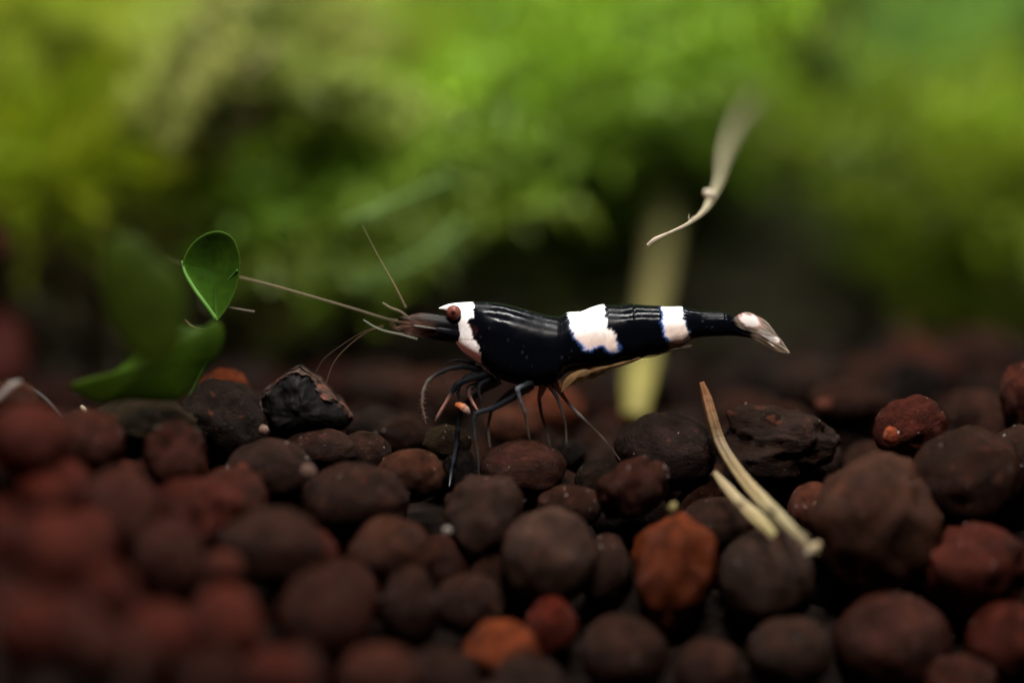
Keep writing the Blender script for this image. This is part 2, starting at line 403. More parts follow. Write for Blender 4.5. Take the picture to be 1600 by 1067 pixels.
# the pointed black lump: angular granule, overhang shadow painted into its black face
def black_lump():
    rows = [(403, 640), (412, 612), (440, 588), (462, 573), (482, 580), (505, 600), (528, 622), (548, 648), (540, 668), (505, 676), (455, 688), (420, 676)]
    c2 = np.array([470., 634.]); out = spline(rows + [rows[0]], 97)[:-1]
    V, F = [], []; nr, ns = 22, 96
    for k in range(2):                                   # front and back half shells
        for i in range(nr + 1):
            t = i / nr * math.pi / 2
            for j in range(ns):
                q = c2 + (out[j] - c2) * math.sin(t)
                dep = math.cos(t) * (.34 if k == 0 else .5) * (-1 if k == 0 else 1)
                ridge = .10 * math.exp(-((q[0] - 468) / 26) ** 2) * (-1 if k == 0 else 0) * math.sin(t) ** 2 * (1 if q[1] < 640 else 0)
                p = at(q[0], q[1], .15)
                nv = mnoise.noise(Vector((p.x * 9, dep * 9, p.z * 9))) * .03 + mnoise.noise(Vector((p.x * 26, dep * 26, p.z * 26))) * .012
                V.append((p.x + nv, p.y + dep + ridge + nv, p.z + nv * math.cos(j) * .4))
    for k in range(2):
        o_ = k * (nr + 1) * ns
        for i in range(nr):
            for j in range(ns):
                a, b_, c, d = o_ + i * ns + j, o_ + i * ns + (j + 1) % ns, o_ + (i + 1) * ns + (j + 1) % ns, o_ + (i + 1) * ns + j
                F.append((a, b_, c, d) if k == 0 else (d, c, b_, a))
    Va = np.array(V); up_ = [(403, 634), (412, 612), (440, 588), (462, 573), (482, 580), (505, 600), (528, 622), (548, 648)]
    Lq = spline(up_, 80); qs = []
    for k in range(2):
        for i in range(nr + 1):
            for j in range(ns): qs.append(c2 + (out[j] - c2) * math.sin(i / nr * math.pi / 2))
    qs = np.array(qs); dd = np.min(np.hypot(qs[:, None, 0] - Lq[None, :, 0], qs[:, None, 1] - Lq[None, :, 1]), 1)
    nz_ = vnoise(Va, 7, 3); nf = vnoise(Va, 30, 8)
    m_ = np.clip((7 + 14 * nz_ + 8 * nf - dd) / 5, 0, 1)[:, None]
    brown = np.array([.036, .022, .018]) * (1 + .7 * nf[:, None]) + np.clip((vnoise(Va, 16, 30) - .1) * 2, 0, 1)[:, None] * np.array([.07, .012, .002])
    Va[:, 1] -= (m_[:, 0] * .05) * (Va[:, 1] < at(470, 630, .15).y + .2)
    o = mesh_obj("black_lump", Va, F, attr_mat("black_lump_shaded", rough=.6, bump=.6, bscale=16, spec=.06, bdist=.02), None, (np.array([[.004, .0035, .0035]]) * (1 - m_) + brown * m_).clip(.002, .5))
    bm = bmesh.new(); bm.from_mesh(o.data); bmesh.ops.remove_doubles(bm, verts=bm.verts, dist=.002)
    bmesh.ops.recalc_face_normals(bm, faces=bm.faces); bm.to_mesh(o.data); bm.free()
    tag(o, "pointed glossy black lump with a brown crest, standing left of the shrimp", "soil lump")
    grains.append((at(470, 640, .15), .25))
black_lump()

# pale chips added to stand for glints on the granules near the focus
bpy.context.view_layer.update()
Vk, Fk = [], []
for o in [q for q in COL.objects if q.name.startswith("soil_granule") and -1.6 < q.location.y < .6]:
    inv = o.matrix_world.inverted()
    for _ in range(random.randint(4, 12)):
        d = Vector((random.gauss(0, 1), -abs(random.gauss(0, 1)), abs(random.gauss(.2, 1)))).normalized()
        ok, loc, nor, ix = o.closest_point_on_mesh(d * 1.5)
        p = o.matrix_world @ loc; r_ = abs(random.gauss(0, .0035)) + .0018; i0 = len(Vk)
        for e_ in ((1, 0, -.6), (-1, .2, -.6), (0, -.8, -.3), (.1, .1, 1)): Vk.append(tuple(p + Vector(e_) * r_ * random.uniform(.6, 1.3)))
        Fk += [(i0, i0 + 1, i0 + 2), (i0, i0 + 2, i0 + 3), (i0 + 2, i0 + 1, i0 + 3), (i0, i0 + 3, i0 + 1)]
tag(mesh_obj("glint_chips", Vk, Fk, m_straw, None, np.array([random.choice([(.30, .26, .24), (.20, .15, .13), (.16, .07, .05), (.45, .42, .40)]) for _ in Vk]), smooth=False), "fine pale chips added as glints over the soil granules", kind="stuff")
# soil bed sheet under the granules, following them
GC = np.array([tuple(c) for c, r_ in grains]); GR = np.array([r_ for c, r_ in grains])
def bed_z(x, y):
    # steep front bank, gentle rise to the back, fitted to the placed granules
    fr = np.interp(x, [-3.2, -2, -1, 0, 1.6, 3.2], [-4.6, -3.5, -2.3, -1.7, -1.35, -1.1])
    lo_x, lo_y = min(max(x, -3.3), 3.3), min(max(y, fr), 4.0)
    d2 = (GC[:, 0] - lo_x) ** 2 + (GC[:, 1] - lo_y) ** 2 + .03
    wt = 1 / d2 ** 2
    z = float((wt * (GC[:, 2] - GR * .35)).sum() / wt.sum())
    if y > 3: 
        t = min((y - 3) / 3, 1); far = at(800, np.interp(y, [3, 6, 9.5, 14, 30], [592, 556, 532, 515, 500]), y).z
        z = z * (1 - t) + far * t
    if y < fr: z -= (fr - y) * 1.5
    return z
xs = np.linspace(-14, 14, 113); ys = np.concatenate([np.linspace(-8, 4, 73), np.linspace(4.4, 24, 30)])
V = [(x, y, bed_z(x, y) - (.34 if y < 2 else .2)) for y in ys for x in xs]
nx = len(xs); F = [(j * nx + i, j * nx + i + 1, (j + 1) * nx + i + 1, (j + 1) * nx + i) for j in range(len(ys) - 1) for i in range(nx - 1)]
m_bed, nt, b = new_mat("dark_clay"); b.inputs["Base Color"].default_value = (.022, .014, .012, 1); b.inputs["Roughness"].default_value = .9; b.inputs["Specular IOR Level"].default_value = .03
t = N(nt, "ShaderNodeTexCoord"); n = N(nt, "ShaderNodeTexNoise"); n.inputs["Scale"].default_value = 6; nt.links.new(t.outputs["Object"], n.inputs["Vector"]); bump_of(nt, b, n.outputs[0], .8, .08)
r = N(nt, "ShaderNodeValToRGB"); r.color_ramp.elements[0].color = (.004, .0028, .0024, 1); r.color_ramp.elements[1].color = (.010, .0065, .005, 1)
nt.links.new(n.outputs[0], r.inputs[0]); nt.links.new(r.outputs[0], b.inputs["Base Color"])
tag(mesh_obj("ground", V, F, m_bed), "dark clay bed beneath the soil granules", kind="structure")

# fill granules: individuals where the photo shows the slope, one mass elsewhere
def near_view(p):
    c, s = math.cos(PITCH), math.sin(PITCH)
    o = Vector((0, -DIST * c, DIST * s)); d = p - o
    dep = d.y * c - d.z * s; u = d.x / dep; v = (d.y * s + d.z * c) / dep
    return 800 + u * DIST / PX, 533.5 - v * DIST / PX
mass, n_ind = [], 0
y = -6.5
while y < 13:
    step = .40 if y < 3.5 else .50
    halfw = 5.0 if y < 3.5 else 6.5
    x = -halfw + random.uniform(0, .3)
    while x < halfw:
        X, Y_ = x + random.uniform(-.1, .1), y + random.uniform(-.12, .12)
        r_ = random.uniform(.17, .26)
        z = bed_z(X, Y_) - random.uniform(.14, .26) + (.16 if Y_ > 2.5 else 0)
        P = Vector((X, Y_, z))
        d = np.sqrt(((GC - np.array(P)) ** 2).sum(1)) - GR
        if d.min() > r_ * .5:
            qx, qy = near_view(P)
            mass.append((P, r_, -60 < qx < 1660 and 560 < qy < 1110 and -3.6 < Y_ < 3.2))
        x += step
    y += step * (.8 if y < 0 else 1)
ind = [m_ for m_ in mass if m_[2]]
regions = lambda qx, qy: ("left" if qx < 560 else "middle" if qx < 1060 else "right")
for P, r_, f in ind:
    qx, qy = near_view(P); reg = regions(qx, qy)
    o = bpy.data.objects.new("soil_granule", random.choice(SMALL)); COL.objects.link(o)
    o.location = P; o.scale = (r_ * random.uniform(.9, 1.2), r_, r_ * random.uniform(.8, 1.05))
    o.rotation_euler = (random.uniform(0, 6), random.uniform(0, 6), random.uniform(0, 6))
    c = random.choice({"left": [CR, CM, CD, CM], "middle": [CD, CD, CG, CM], "right": [CD, CM, CG, CK]}[reg]); v = random.uniform(.3, .55) * (.5 if qy < 690 else 1); red_veil = max(0, min(1, (620 - qx) / 500)) if qy > 680 else 0
    o.color = (c[0] * v * (1.15 + .2 * red_veil), c[1] * v * .88, c[2] * v * .76, 1)  # same veil put into the small granules' red
    row = "behind the crest" if qy < 690 else "on the slope" if qy < 900 else "near the bottom edge"
    tone = {"left": "reddish", "middle": "dark brown", "right": "plum-brown"}[reg]
    side = {"left": "left of the shrimp", "middle": "below the shrimp", "right": "right of the shrimp"}[reg]
    lab = None
    for a_ in sorted((n_ for n_ in named if n_[2] > 25), key=lambda n_: math.hypot(n_[0] - qx, n_[1] - qy))[:4]:
        short = a_[4].split(",")[0]
        dx_, dy_ = qx - a_[0], qy - a_[1]
        wh = ("just right of" if dx_ > 0 else "just left of") if abs(dx_) > abs(dy_) else ("just below" if dy_ > 0 else "just above")
        size = "larger " if r_ > .22 else "small "
        cand = f"{size}{tone} granule {wh} the {short}"
        if len(cand.split()) <= 16 and cand not in used_labels: lab = cand; used_labels[cand] = 1; break
    tag(o, lab or f"small {tone} granule wedged between larger ones {row}, {side}", "soil granule", f"small wedged granules {row}, {side}")
# the rest: one mass
T = SMALL[0]; tv = []
for me in SMALL[:3]:
    a = bmesh.new(); bmesh.ops.create_icosphere(a, subdivisions=2, radius=1)
    vv = np.array([tuple(v.co * (1 + .12 * mnoise.noise(v.co * 1.5 + Vector((len(tv) * 9, 0, 0))))) for v in a.verts]); ff = np.array([[q.index for q in f.verts] for f in a.faces]); a.free()
    tv.append((vv, ff))
Vs, Fs, k = [], [], 0
for P, r_, f in mass:
    if f: continue
    vv, ff = tv[random.randrange(3)]
    Vs.append(vv * r_ * np.array([random.uniform(.9, 1.2), 1, random.uniform(.8, 1.1)]) + np.array(P)); Fs.append(ff + k); k += len(vv)
o = mesh_obj("soil_gravel", np.vstack(Vs), np.vstack(Fs), m_soil); o.color = (.0062, .0042, .0034, 1)
tag(o, "blurred dark brown soil gravel receding behind the crest", "gravel", kind="stuff")

# ------------------------------------------------------------------ the shrimp
shrimp = empty("shrimp", at(830, 720, 0))
tag(shrimp, "small glossy black shrimp with white bands walking left over the soil granules", "shrimp")
K1 = lambda pts: [(580 + x / 4.706, 440 + y / 4.706) for x, y in pts]
K2 = lambda pts: [(860 + x / 4, 440 + y / 4) for x, y in pts]
head_band = K1([(470, 195), (560, 160), (640, 140), (745, 130), (755, 185), (745, 215), (760, 235), (740, 250), (715, 265), (700, 285), (725, 320), (745, 360), (745, 410), (775, 420), (785, 450), (785, 485), (800, 510), (805, 560), (818, 590), (790, 605), (735, 580), (680, 545), (620, 505), (600, 440), (610, 410), (600, 360), (590, 300), (590, 270), (540, 230)])
mid_band = K2([(105, 175), (190, 170), (260, 135), (330, 120), (340, 175), (335, 205), (350, 235), (345, 265), (385, 290), (405, 320), (410, 355), (425, 380), (425, 410), (390, 425), (360, 410), (340, 385), (310, 375), (270, 390), (240, 410), (210, 395), (180, 360), (150, 330), (130, 290), (120, 240)])
rear_band = K2([(690, 130), (825, 130), (825, 200), (815, 215), (835, 240), (855, 290), (870, 330), (880, 355), (850, 372), (780, 372), (740, 360), (720, 330), (705, 290), (700, 240), (705, 200)])
tan_patch = K2([(745, 365), (790, 374), (850, 374), (885, 350), (905, 380), (880, 410), (780, 425), (735, 405)])
top = [(686, 481), (700, 475.5), (718, 473), (738, 472), (763, 472), (785, 474.5), (805, 479), (835, 487), (855, 492.5), (872, 495), (887, 488.5), (907, 487), (925, 480), (942, 476.5), (967, 477), (989, 475.5), (1010, 477), (1032, 479), (1050, 479.5), (1066, 480), (1095, 485), (1120, 487), (1136, 489), (1150, 498), (1166, 509), (1184, 516)]
bot = [(686, 482.2), (698, 486), (706, 491), (710, 506), (711, 530), (719, 545), (734, 557), (754, 570), (770, 585), (790, 596), (820, 602), (850, 602), (872, 594), (890, 580), (912, 577), (935, 579), (955, 575), (972, 567), (990, 565), (1010, 556), (1035, 552), (1052, 544), (1066, 541), (1080, 531), (1095, 527), (1130, 525), (1150, 525), (1168, 527), (1184, 523)]
hw = [(686, .7), (698, 3), (708, 8), (720, 20), (740, 32), (770, 42), (810, 47), (860, 46), (890, 42), (940, 44), (990, 40), (1030, 34), (1065, 29), (1100, 22), (1140, 17), (1166, 11), (1184, 3)]
def smooth_interp(x, pts):
    p = spline(pts, 900); return np.interp(x, p[:, 0], p[:, 1])
bx_ = np.concatenate([np.linspace(686, 730, 70), np.linspace(730.6, 1184, 430)])
tp, bt, wd = smooth_interp(bx_, top), smooth_interp(bx_, bot), smooth_interp(bx_, hw)
NR = 112; th = np.linspace(0, 2 * math.pi, NR, endpoint=False)
seams = [(872, .055), (905, .02), (946, .045), (989, .05), (1031, .05), (1066, .045), (1132, .05)]
Vb, pxy = [], []
for i, x in enumerate(bx_):
    step = 0
    for sx, a in seams:                         # each shell ring overlaps the next: flares, then a sharp drop
        d = x - sx
        if -26 < d <= 0: step += a * (1 + d / 26) ** 2 * .6
        if 0 < d < 3.5: step -= a * .5 * (1 - d / 3.5)
    for j in range(NR):
        s_, c_ = math.sin(th[j]), math.cos(th[j])
        # side plates (pleura) hang as rounded lobes along the belly
        zc, hh = (tp[i] + bt[i]) / 2, (bt[i] - tp[i]) / 2
        e = 1.0 if x < 730 else .9
        ex = 2.5 if s_ > 0 else (4.2 if x < 880 else 3.2)
        rr0 = (abs(c_) ** ex + abs(s_) ** ex) ** (-1 / ex)
        rr0 = 1 + (rr0 - 1) * min(1, max(0, (x - 708) / 14)) * (1 if s_ > 0 else (1 - s_ * s_ * .0))
        ny = -c_ * rr0
        yy = ny * wd[i] * (1 + step)
        zz = zc - s_ * hh * (1 + step * (1 if s_ > 0 else .6))
        if x > 872 and s_ < -.3:                # belly is narrower than the plates
            yy *= 1 - .25 * (-s_ - .3)
        pxy.append((x, zz)); p = at(x, zz, 0); Vb.append((p.x, p.y + yy * PX, p.z))
Vb = np.array(Vb); pxy = np.array(pxy)
F = []
n_ = len(bx_)
for i in range(n_ - 1):
    for j in range(NR):
        k = (j + 1) % NR
        F.append((i * NR + j, i * NR + k, (i + 1) * NR + k, (i + 1) * NR + j))
F.append(tuple(range(NR - 1, -1, -1))); F.append(tuple((n_ - 1) * NR + j for j in range(NR)))
jit = np.stack([vnoise(Vb, 26, 1), vnoise(Vb, 26, 9)], 1) * 2.6 + np.stack([vnoise(Vb, 75, 3), vnoise(Vb, 75, 17)], 1) * 3.4
Q = pxy + jit
black = np.array([.0014, .0017, .003]); white = np.array([.80, .80, .80]); pink = np.array([.66, .53, .46]); blue = np.array([.05, .13, .42])
col = np.repeat([black], len(Vb), 0)
nz = vnoise(Vb, 12, 40)[:, None]
fine = vnoise(Vb, 55, 77)
for band, y0, y1 in ((head_band, 520, 545), (mid_band, 500, 530), (rear_band, 492, 515)):
    sd = poly_sd(Q, band)
    m = np.clip(.5 - sd / 1.6, 0, 1)[:, None]
    tpk = np.clip((pxy[:, 1] - y0) / (y1 - y0), 0, 1)[:, None]
    pk_ = np.array([.88, .84, .80]) if band is head_band else pink  # cheek colour lightened below to offset its downward-facing shade
    body_c = white * (1 - tpk) + pk_ * tpk  # mid and rear bands: top light painted in, white above, duller pink below
    body_c = body_c * (1 + .10 * nz + .14 * fine[:, None])
    if band is not head_band:
        fr = np.clip(1 - np.abs(sd) / 4.5, 0, 1)[:, None] * np.clip((pxy[:, 1] - (505 if band is mid_band else 470)) / 30, .12, 1)[:, None]
        left = np.clip((np.mean([q[0] for q in band]) + 14 - pxy[:, 0]) / 25, .15, 1)[:, None]
        fr = fr * np.maximum(left, np.clip((pxy[:, 1] - 525) / 12, 0, 1)[:, None]) if band is mid_band else fr * left
        col = col * (1 - fr * .8) + blue * fr * .8
        body_c = body_c * (1 - fr * .55) + np.array([.30, .42, .80]) * fr * .55
    col = col * (1 - m) + body_c * m
m = np.clip(.5 - poly_sd(Q, tan_patch) / 2.5, 0, 1)[:, None]; col = col * (1 - m) + np.array([.20, .15, .085]) * (1 + .5 * nz) * m
for sx, sy, rr_ in ((920, 506, 5), (913, 511, 3.5), (751, 562, 2), (1048, 497, 3)):     # dark flecks in the bands
    d = np.hypot(Q[:, 0] - sx, (Q[:, 1] - sy) * 1.6); f = np.clip(1 - d / rr_, 0, 1)[:, None] * .7
    col = col * (1 - f) + np.array([.30, .12, .10]) * f
# jaw seam in the cheek band, fine pale sparkles painted into the black
d = np.abs(pxy[:, 1] - (527.5 + .0 * pxy[:, 0])); f = (np.clip(1 - d / 1.1, 0, 1) * ((pxy[:, 0] > 716) & (pxy[:, 0] < 738)))[:, None] * .8
col = col * (1 - f) + np.array([.12, .05, .05]) * f
sp = np.clip((fine - .62) * 12, 0, 1)[:, None] * (col.max(1) < .05)[:, None]
col = col + sp * np.array([.02, .022, .028])
# belly shade of tan between the side plates and the swimmerets
body = mesh_obj("body", Vb, F, m_shell, shrimp, col.clip(.001, .9))
tag(body, "black carapace and tail rings with three ragged white bands")

def blade(name, pts, mat, parent, Y0, bulge, thick, colf, label=None, rings=14, ns=90, tilt=0.0):
    """rounded thin blade from a closed outline in photo pixels; colf(q)->colour(4)"""
    P = np.asarray(pts, float); out = spline(np.vstack([P, P[0]]), ns + 1)[:-1]; c2 = out.mean(0)
    V, C, F = [], [], []
    for k in (0, 1):
        for i in range(rings + 1):
            t = i / rings
            for j in range(ns):
                q = c2 + (out[j] - c2) * t
                Yq = Y0 + tilt * (q[0] - c2[0]) * PX
                y = Yq - bulge * (1 - t * t) + (-1 if k == 0 else 1) * thick * math.sqrt(max(0, 1 - t ** 4))
                V.append(tuple(at(q[0], q[1], y))); C.append(colf(q[0], q[1], t))
    for k in (0, 1):
        o_ = k * (rings + 1) * ns
        for i in range(rings):
            for j in range(ns):
                a, b_, c, d = o_ + i * ns + j, o_ + i * ns + (j + 1) % ns, o_ + (i + 1) * ns + (j + 1) % ns, o_ + (i + 1) * ns + j
                F.append((a, b_, c, d) if k == 0 else (d, c, b_, a))
    C = np.array(C)
    o = mesh_obj(name, V, F, mat, parent, C)
    bm = bmesh.new(); bm.from_mesh(o.data); bmesh.ops.remove_doubles(bm, verts=bm.verts, dist=1e-5); bmesh.ops.recalc_face_normals(bm, faces=bm.faces); bm.to_mesh(o.data); bm.free()
    if label: o["label"] = label
    return o

# eyes on short stalks
for s_ in (-1, 1):
    ctr = at(709, 488.5, s_ * 17 * PX)
    Ve, Fe, Ce = [], [], []; a = bmesh.new(); bmesh.ops.create_uvsphere(a, u_segments=40, v_segments=28, radius=11.8 * PX)
    for v in a.verts:
        Ve.append(tuple(v.co + ctr)); ang = Vector((v.co.x + .004, v.co.y * 1, v.co.z - .002)).normalized().dot(Vector((0, s_, 0)))
        rr_ = math.acos(max(-1, min(1, ang)))
        pu = max(0, min(1, (.46 - rr_) / .2)); rim = max(0, min(1, (rr_ - 1.0) / .25))
        base = np.array([.11, .032, .024]) * (1 + .25 * mnoise.noise(v.co * 60)); base = base * (1 - rim) + np.array([.05, .022, .02]) * rim
        Ce.append(tuple(base * (1 - pu) + np.array([.012, .004, .004]) * pu))
    Fe = [[q.index for q in f.verts] for f in a.faces]; a.free()
    e = mesh_obj("eye", Ve, Fe, m_eye, shrimp, np.array(Ce))
    tube("eye_stalk", [(722, 500, s_ * .03, 9), (715, 495, s_ * .055, 8), (710, 491, s_ * .062, 8)], m_shell, e, n=10, cols=[(.006, .006, .009)])
DKL = (.010, .011, .014, 1)
# antennal scales and peduncles in front of the head (black, pinkish tips)
def scale_col(x, y, t):
    k = min(max((x - 645) / 40, 0), 1); f = .8 + .5 * mnoise.noise(Vector((x * .12, y * .3, 0)))
    c = np.array([.15, .07, .05]) * (1 - k) * f + np.array([.003, .003, .0035]) * k
    if y < 502: c = c * .35 + np.array([.012, .012, .01]) * .65
    c = c * (1 + .9 * mnoise.noise(Vector((x * .03, y * .9, 2)))); return (*np.abs(c), .38 + .62 * k)
for s_ in (-1, 1):
    blade("antennal_scale", [(620, 503), (630, 499), (624, 495), (638, 493), (656, 489), (680, 491), (705, 497), (726, 506), (732, 520), (722, 532), (695, 533), (660, 527), (636, 521), (630, 516), (616, 512), (626, 508)], m_fin, shrimp, s_ * .05, -s_ * .03, .012, scale_col)
tube("peduncle", [(722, 512, 0, 15), (700, 507, 0, 14), (680, 502, 0, 11), (655, 498, 0, 6), (630, 497, 0, 2.5)], m_shell, shrimp, n=60, seg=16, rough=.03, cols=[(.006, .006, .008), (.006, .006, .008), (.012, .012, .012), (.03, .024, .02)])
tube("peduncle", [(724, 522, -.03, 10), (700, 518, -.06, 8), (672, 512, -.07, 5), (645, 509, -.07, 2.5)], m_shell, shrimp, n=60, seg=14, cols=[(.006, .006, .008), (.008, .008, .01), (.05, .05, .045)])
AT = [(.14, .11, .07, .9), (.22, .18, .12, .9), (.26, .20, .13, .9), (.16, .11, .07, .8)]
tube("peduncle_highlight", [(648, 509, -.10, .8), (662, 511, -.105, 1.3), (682, 514, -.1, 1.1)], m_limb, shrimp, n=40, seg=8, rough=.2, cols=[(.22, .21, .18, 1), (.10, .10, .09, 1)])  # pale tube added as a painted highlight along the peduncle
def ant(rows, cols=AT, n=240, b=.28, f=4): tube("antenna", rows, m_limb, shrimp, n=n, seg=8, bump=b, bump_f=f, cols=[(c[0] * .7, c[1] * .7, c[2] * .7, c[3] * .6) for c in cols])
ant([(640, 507, -.04, 1.8), (600, 497, -.06, 2.0), (555, 483, -.05, 2.0), (490, 464, .0, 1.9), (430, 447, .12, 1.8), (378, 434, .34, 1.6), (320, 421, .6, 1.4), (262, 407, .9, 1.1)], n=420, b=.35)
ant([(634, 481, .03, 2.4), (622, 456, .06, 1.8), (608, 430, .12, 1.0), (590, 398, .2, .7), (566, 352, .3, .5)], [(.22, .16, .10, 1), (.24, .19, .10, 1), (.2, .2, .1, .8)])
ant([(640, 498, -.05, 1.8), (626, 487, -.06, 1.9), (611, 481, -.07, 1.7), (598, 473, -.08, 1.3)], [(.2, .16, .10, 1), (.34, .3, .2, 1)], 70)
ant([(652, 530, -.08, 1.8), (628, 523, -.1, 1.6), (605, 518, -.1, 1.5), (588, 512, -.1, 1.3), (568, 500, -.08, .9)], [(.24, .24, .18, 1), (.34, .34, .28, 1)], 90)
ant([(600, 510, .02, .9), (575, 518, .03, .8), (545, 540, .03, .8), (522, 566, .02, .8), (509, 600, 0, .7)], [(.13, .08, .05, 1)], 140)
ant([(598, 508, .05, .8), (565, 520, .08, .7), (530, 542, .09, .7), (505, 562, .1, .7), (492, 585, .1, .6)], [(.09, .06, .04, 1)], 140)
ant([(398, 487, -.02, 1.6), (385, 485, -.02, 1.6), (368, 482, 0, 1.4), (352, 479, .05, 1.1)], [(.2, .17, .13, 1)], 60)

# walking legs: blue-black thighs, translucent grey shanks
BK, GY, PK = (.004, .005, .007, .95), (.13, .12, .12, .8), (.36, .18, .14, 1)
def leg(rows, cols, label=None, n=80):
    rows = [(r[0], r[1], r[2], r[3] * (.8 if i == 0 else .58)) for i, r in enumerate(rows)]
    cols = [(*(min(.9, v * 1.0) for v in c[:3]), c[3] * (.75 if c[0] < .02 else .9)) for c in cols]
    o = tube("leg", rows, m_limb, shrimp, n=n, seg=12, bump=.05, bump_f=11, rough=.05, cols=cols, joint=True)
    if label: o["label"] = label
    return o
leg([(830, 600, -.10, 11), (800, 622, -.14, 9), (770, 638, -.17, 7.5), (744, 645, -.18, 6), (740, 658, -.17, 4.6), (742, 688, -.13, 5), (747, 715, -.08, 4), (748, 742, -.03, 2.5), (744, 752, 0, 1)],
    [BK, BK, (.012, .016, .022, 1), (.03, .035, .04, 1), (.06, .062, .068, .9), (.10, .085, .07, .8), GY, GY], "foremost long walking leg with a blue-black thigh")
leg([(830, 598, -.12, 9), (818, 603, -.17, 7), (808, 607, -.2, 6.5), (813, 626, -.19, 5), (820, 643, -.17, 5.4), (823, 662, -.13, 4), (827, 684, -.1, 3.6), (829, 694, -.08, 2)],
    [BK, (.03, .035, .04, 1), (.11, .12, .14, .9), (.10, .10, .11, .8), (.15, .12, .10, .8), (.10, .08, .06, .7), (.1, .08, .06, .7)], "grey walking leg planted on the wet shining granule")
leg([(855, 596, -.06, 10), (862, 606, -.08, 8), (870, 620, -.09, 5), (878, 642, -.08, 4), (884, 664, -.06, 3.4), (885, 690, -.03, 3.6), (883, 702, 0, 1.5)],
    [BK, BK, (.02, .02, .024, 1), (.06, .055, .05, .8), (.07, .06, .05, .7), (.16, .13, .10, .8), (.1, .09, .07, .7)])
leg([(862, 592, -.02, 10), (872, 608, -.02, 7), (888, 630, -.02, 4), (904, 647, -.02, 5), (922, 664, 0, 3), (942, 684, .02, 3.2), (957, 702, .03, 2.4), (969, 719, .03, 1.3)],
    [BK, BK, (.015, .017, .02, 1), (.15, .14, .13, .9), (.06, .05, .045, .7), (.12, .10, .08, .7), (.06, .055, .045, .6), (.2, .15, .12, .9)], "hindmost walking leg stretched back to the right")
leg([(760, 585, -.06, 9), (735, 592, -.1, 9), (714, 600, -.14, 8), (706, 614, -.15, 6), (696, 630, -.15, 4.5), (684, 650, -.14, 4), (680, 658, -.13, 1.5)],
    [BK, BK, BK, (.02, .018, .018, 1), (.30, .15, .12, 1), (.26, .14, .11, .9), (.2, .1, .08, .8)], "front leg ending in a pink claw")
leg([(765, 588, .0, 9), (750, 598, -.04, 8), (733, 606, -.08, 8), (733, 618, -.1, 5.5), (738, 628, -.1, 4.2), (744, 638, -.1, 3.4), (750, 646, -.08, 1.4)],
    [BK, BK, (.03, .022, .022, 1), (.10, .06, .055, .9), PK, (.42, .2, .16, 1), (.3, .15, .12, 1)])
leg([(752, 578, -.02, 7), (725, 572, -.06, 7), (700, 576, -.09, 6.5), (680, 586, -.11, 6), (668, 596, -.12, 5), (661, 612, -.12, 4.4), (659, 632, -.11, 3.6), (662, 648, -.1, 3), (666, 662, -.1, 1)],
    [BK, BK, (.012, .012, .014, 1), (.02, .02, .02, 1), (.10, .09, .085, .9), (.20, .16, .14, .9), (.25, .14, .11, .9), (.3, .14, .11, .9), (.2, .15, .13, .8)], "bristly feeding leg curved at the very front")
leg([(780, 594, .08, 9), (750, 612, .1, 8), (722, 634, .08, 8), (716, 660, .04, 7), (714, 690, .0, 6), (709, 716, -.05, 6), (705, 738, -.1, 4.5), (702, 760, -.12, 1.2)],
    [BK, BK, BK, (.008, .010, .014, 1), (.010, .012, .016, 1), (.018, .021, .028, 1), (.03, .035, .042, 1), (.35, .36, .38, 1)], "dark leg ending in a pale bluish tip")
leg([(820, 600, .12, 9), (790, 618, .16, 7), (768, 640, .17, 5), (762, 668, .15, 4), (766, 700, .1, 2.5)], [BK, BK, (.02, .02, .022, 1), (.05, .045, .04, .8), (.07, .06, .05, .7)])
leg([(850, 600, .1, 9), (842, 622, .14, 6), (846, 648, .15, 4), (856, 680, .12, 3), (860, 700, .1, 1.6)], [BK, BK, (.03, .028, .028, 1), (.06, .05, .045, .7), (.07, .06, .05, .6)])
# mouthparts: dark cluster under the head
for rows in ([(755, 582, -.02, 9), (730, 590, -.05, 8), (716, 606, -.07, 6), (718, 622, -.08, 4), (722, 634, -.08, 2)],
             [(770, 590, -.04, 10), (752, 600, -.08, 8), (748, 612, -.1, 5), (752, 626, -.1, 3)],
             [(742, 568, -.03, 6), (722, 563, -.05, 4), (708, 563, -.06, 2), (700, 566, -.06, 1)]):
    rows = [(r_[0], r_[1], r_[2], r_[3] * .6) for r_ in rows]
    tube("mouthpart", rows, m_limb, shrimp, n=40, rough=.05, cols=[BK, BK, (.012, .012, .014, 1), (.03, .028, .028, .9)])
# small crumb put between the claws to stand for an orange glint
tube("glint_crumb", [(712, 632, -.12, 3), (719, 634, -.13, 5), (727, 640, -.13, 5.5), (733, 647, -.12, 3)], m_straw, None, n=30, rough=.06, cols=[(.45, .15, .04), (.40, .12, .04), (.28, .17, .13), (.20, .14, .12)])
tag(bpy.data.objects["glint_crumb"], "tiny orange and grey food crumb held in the shrimp's front claws", "glint crumb")
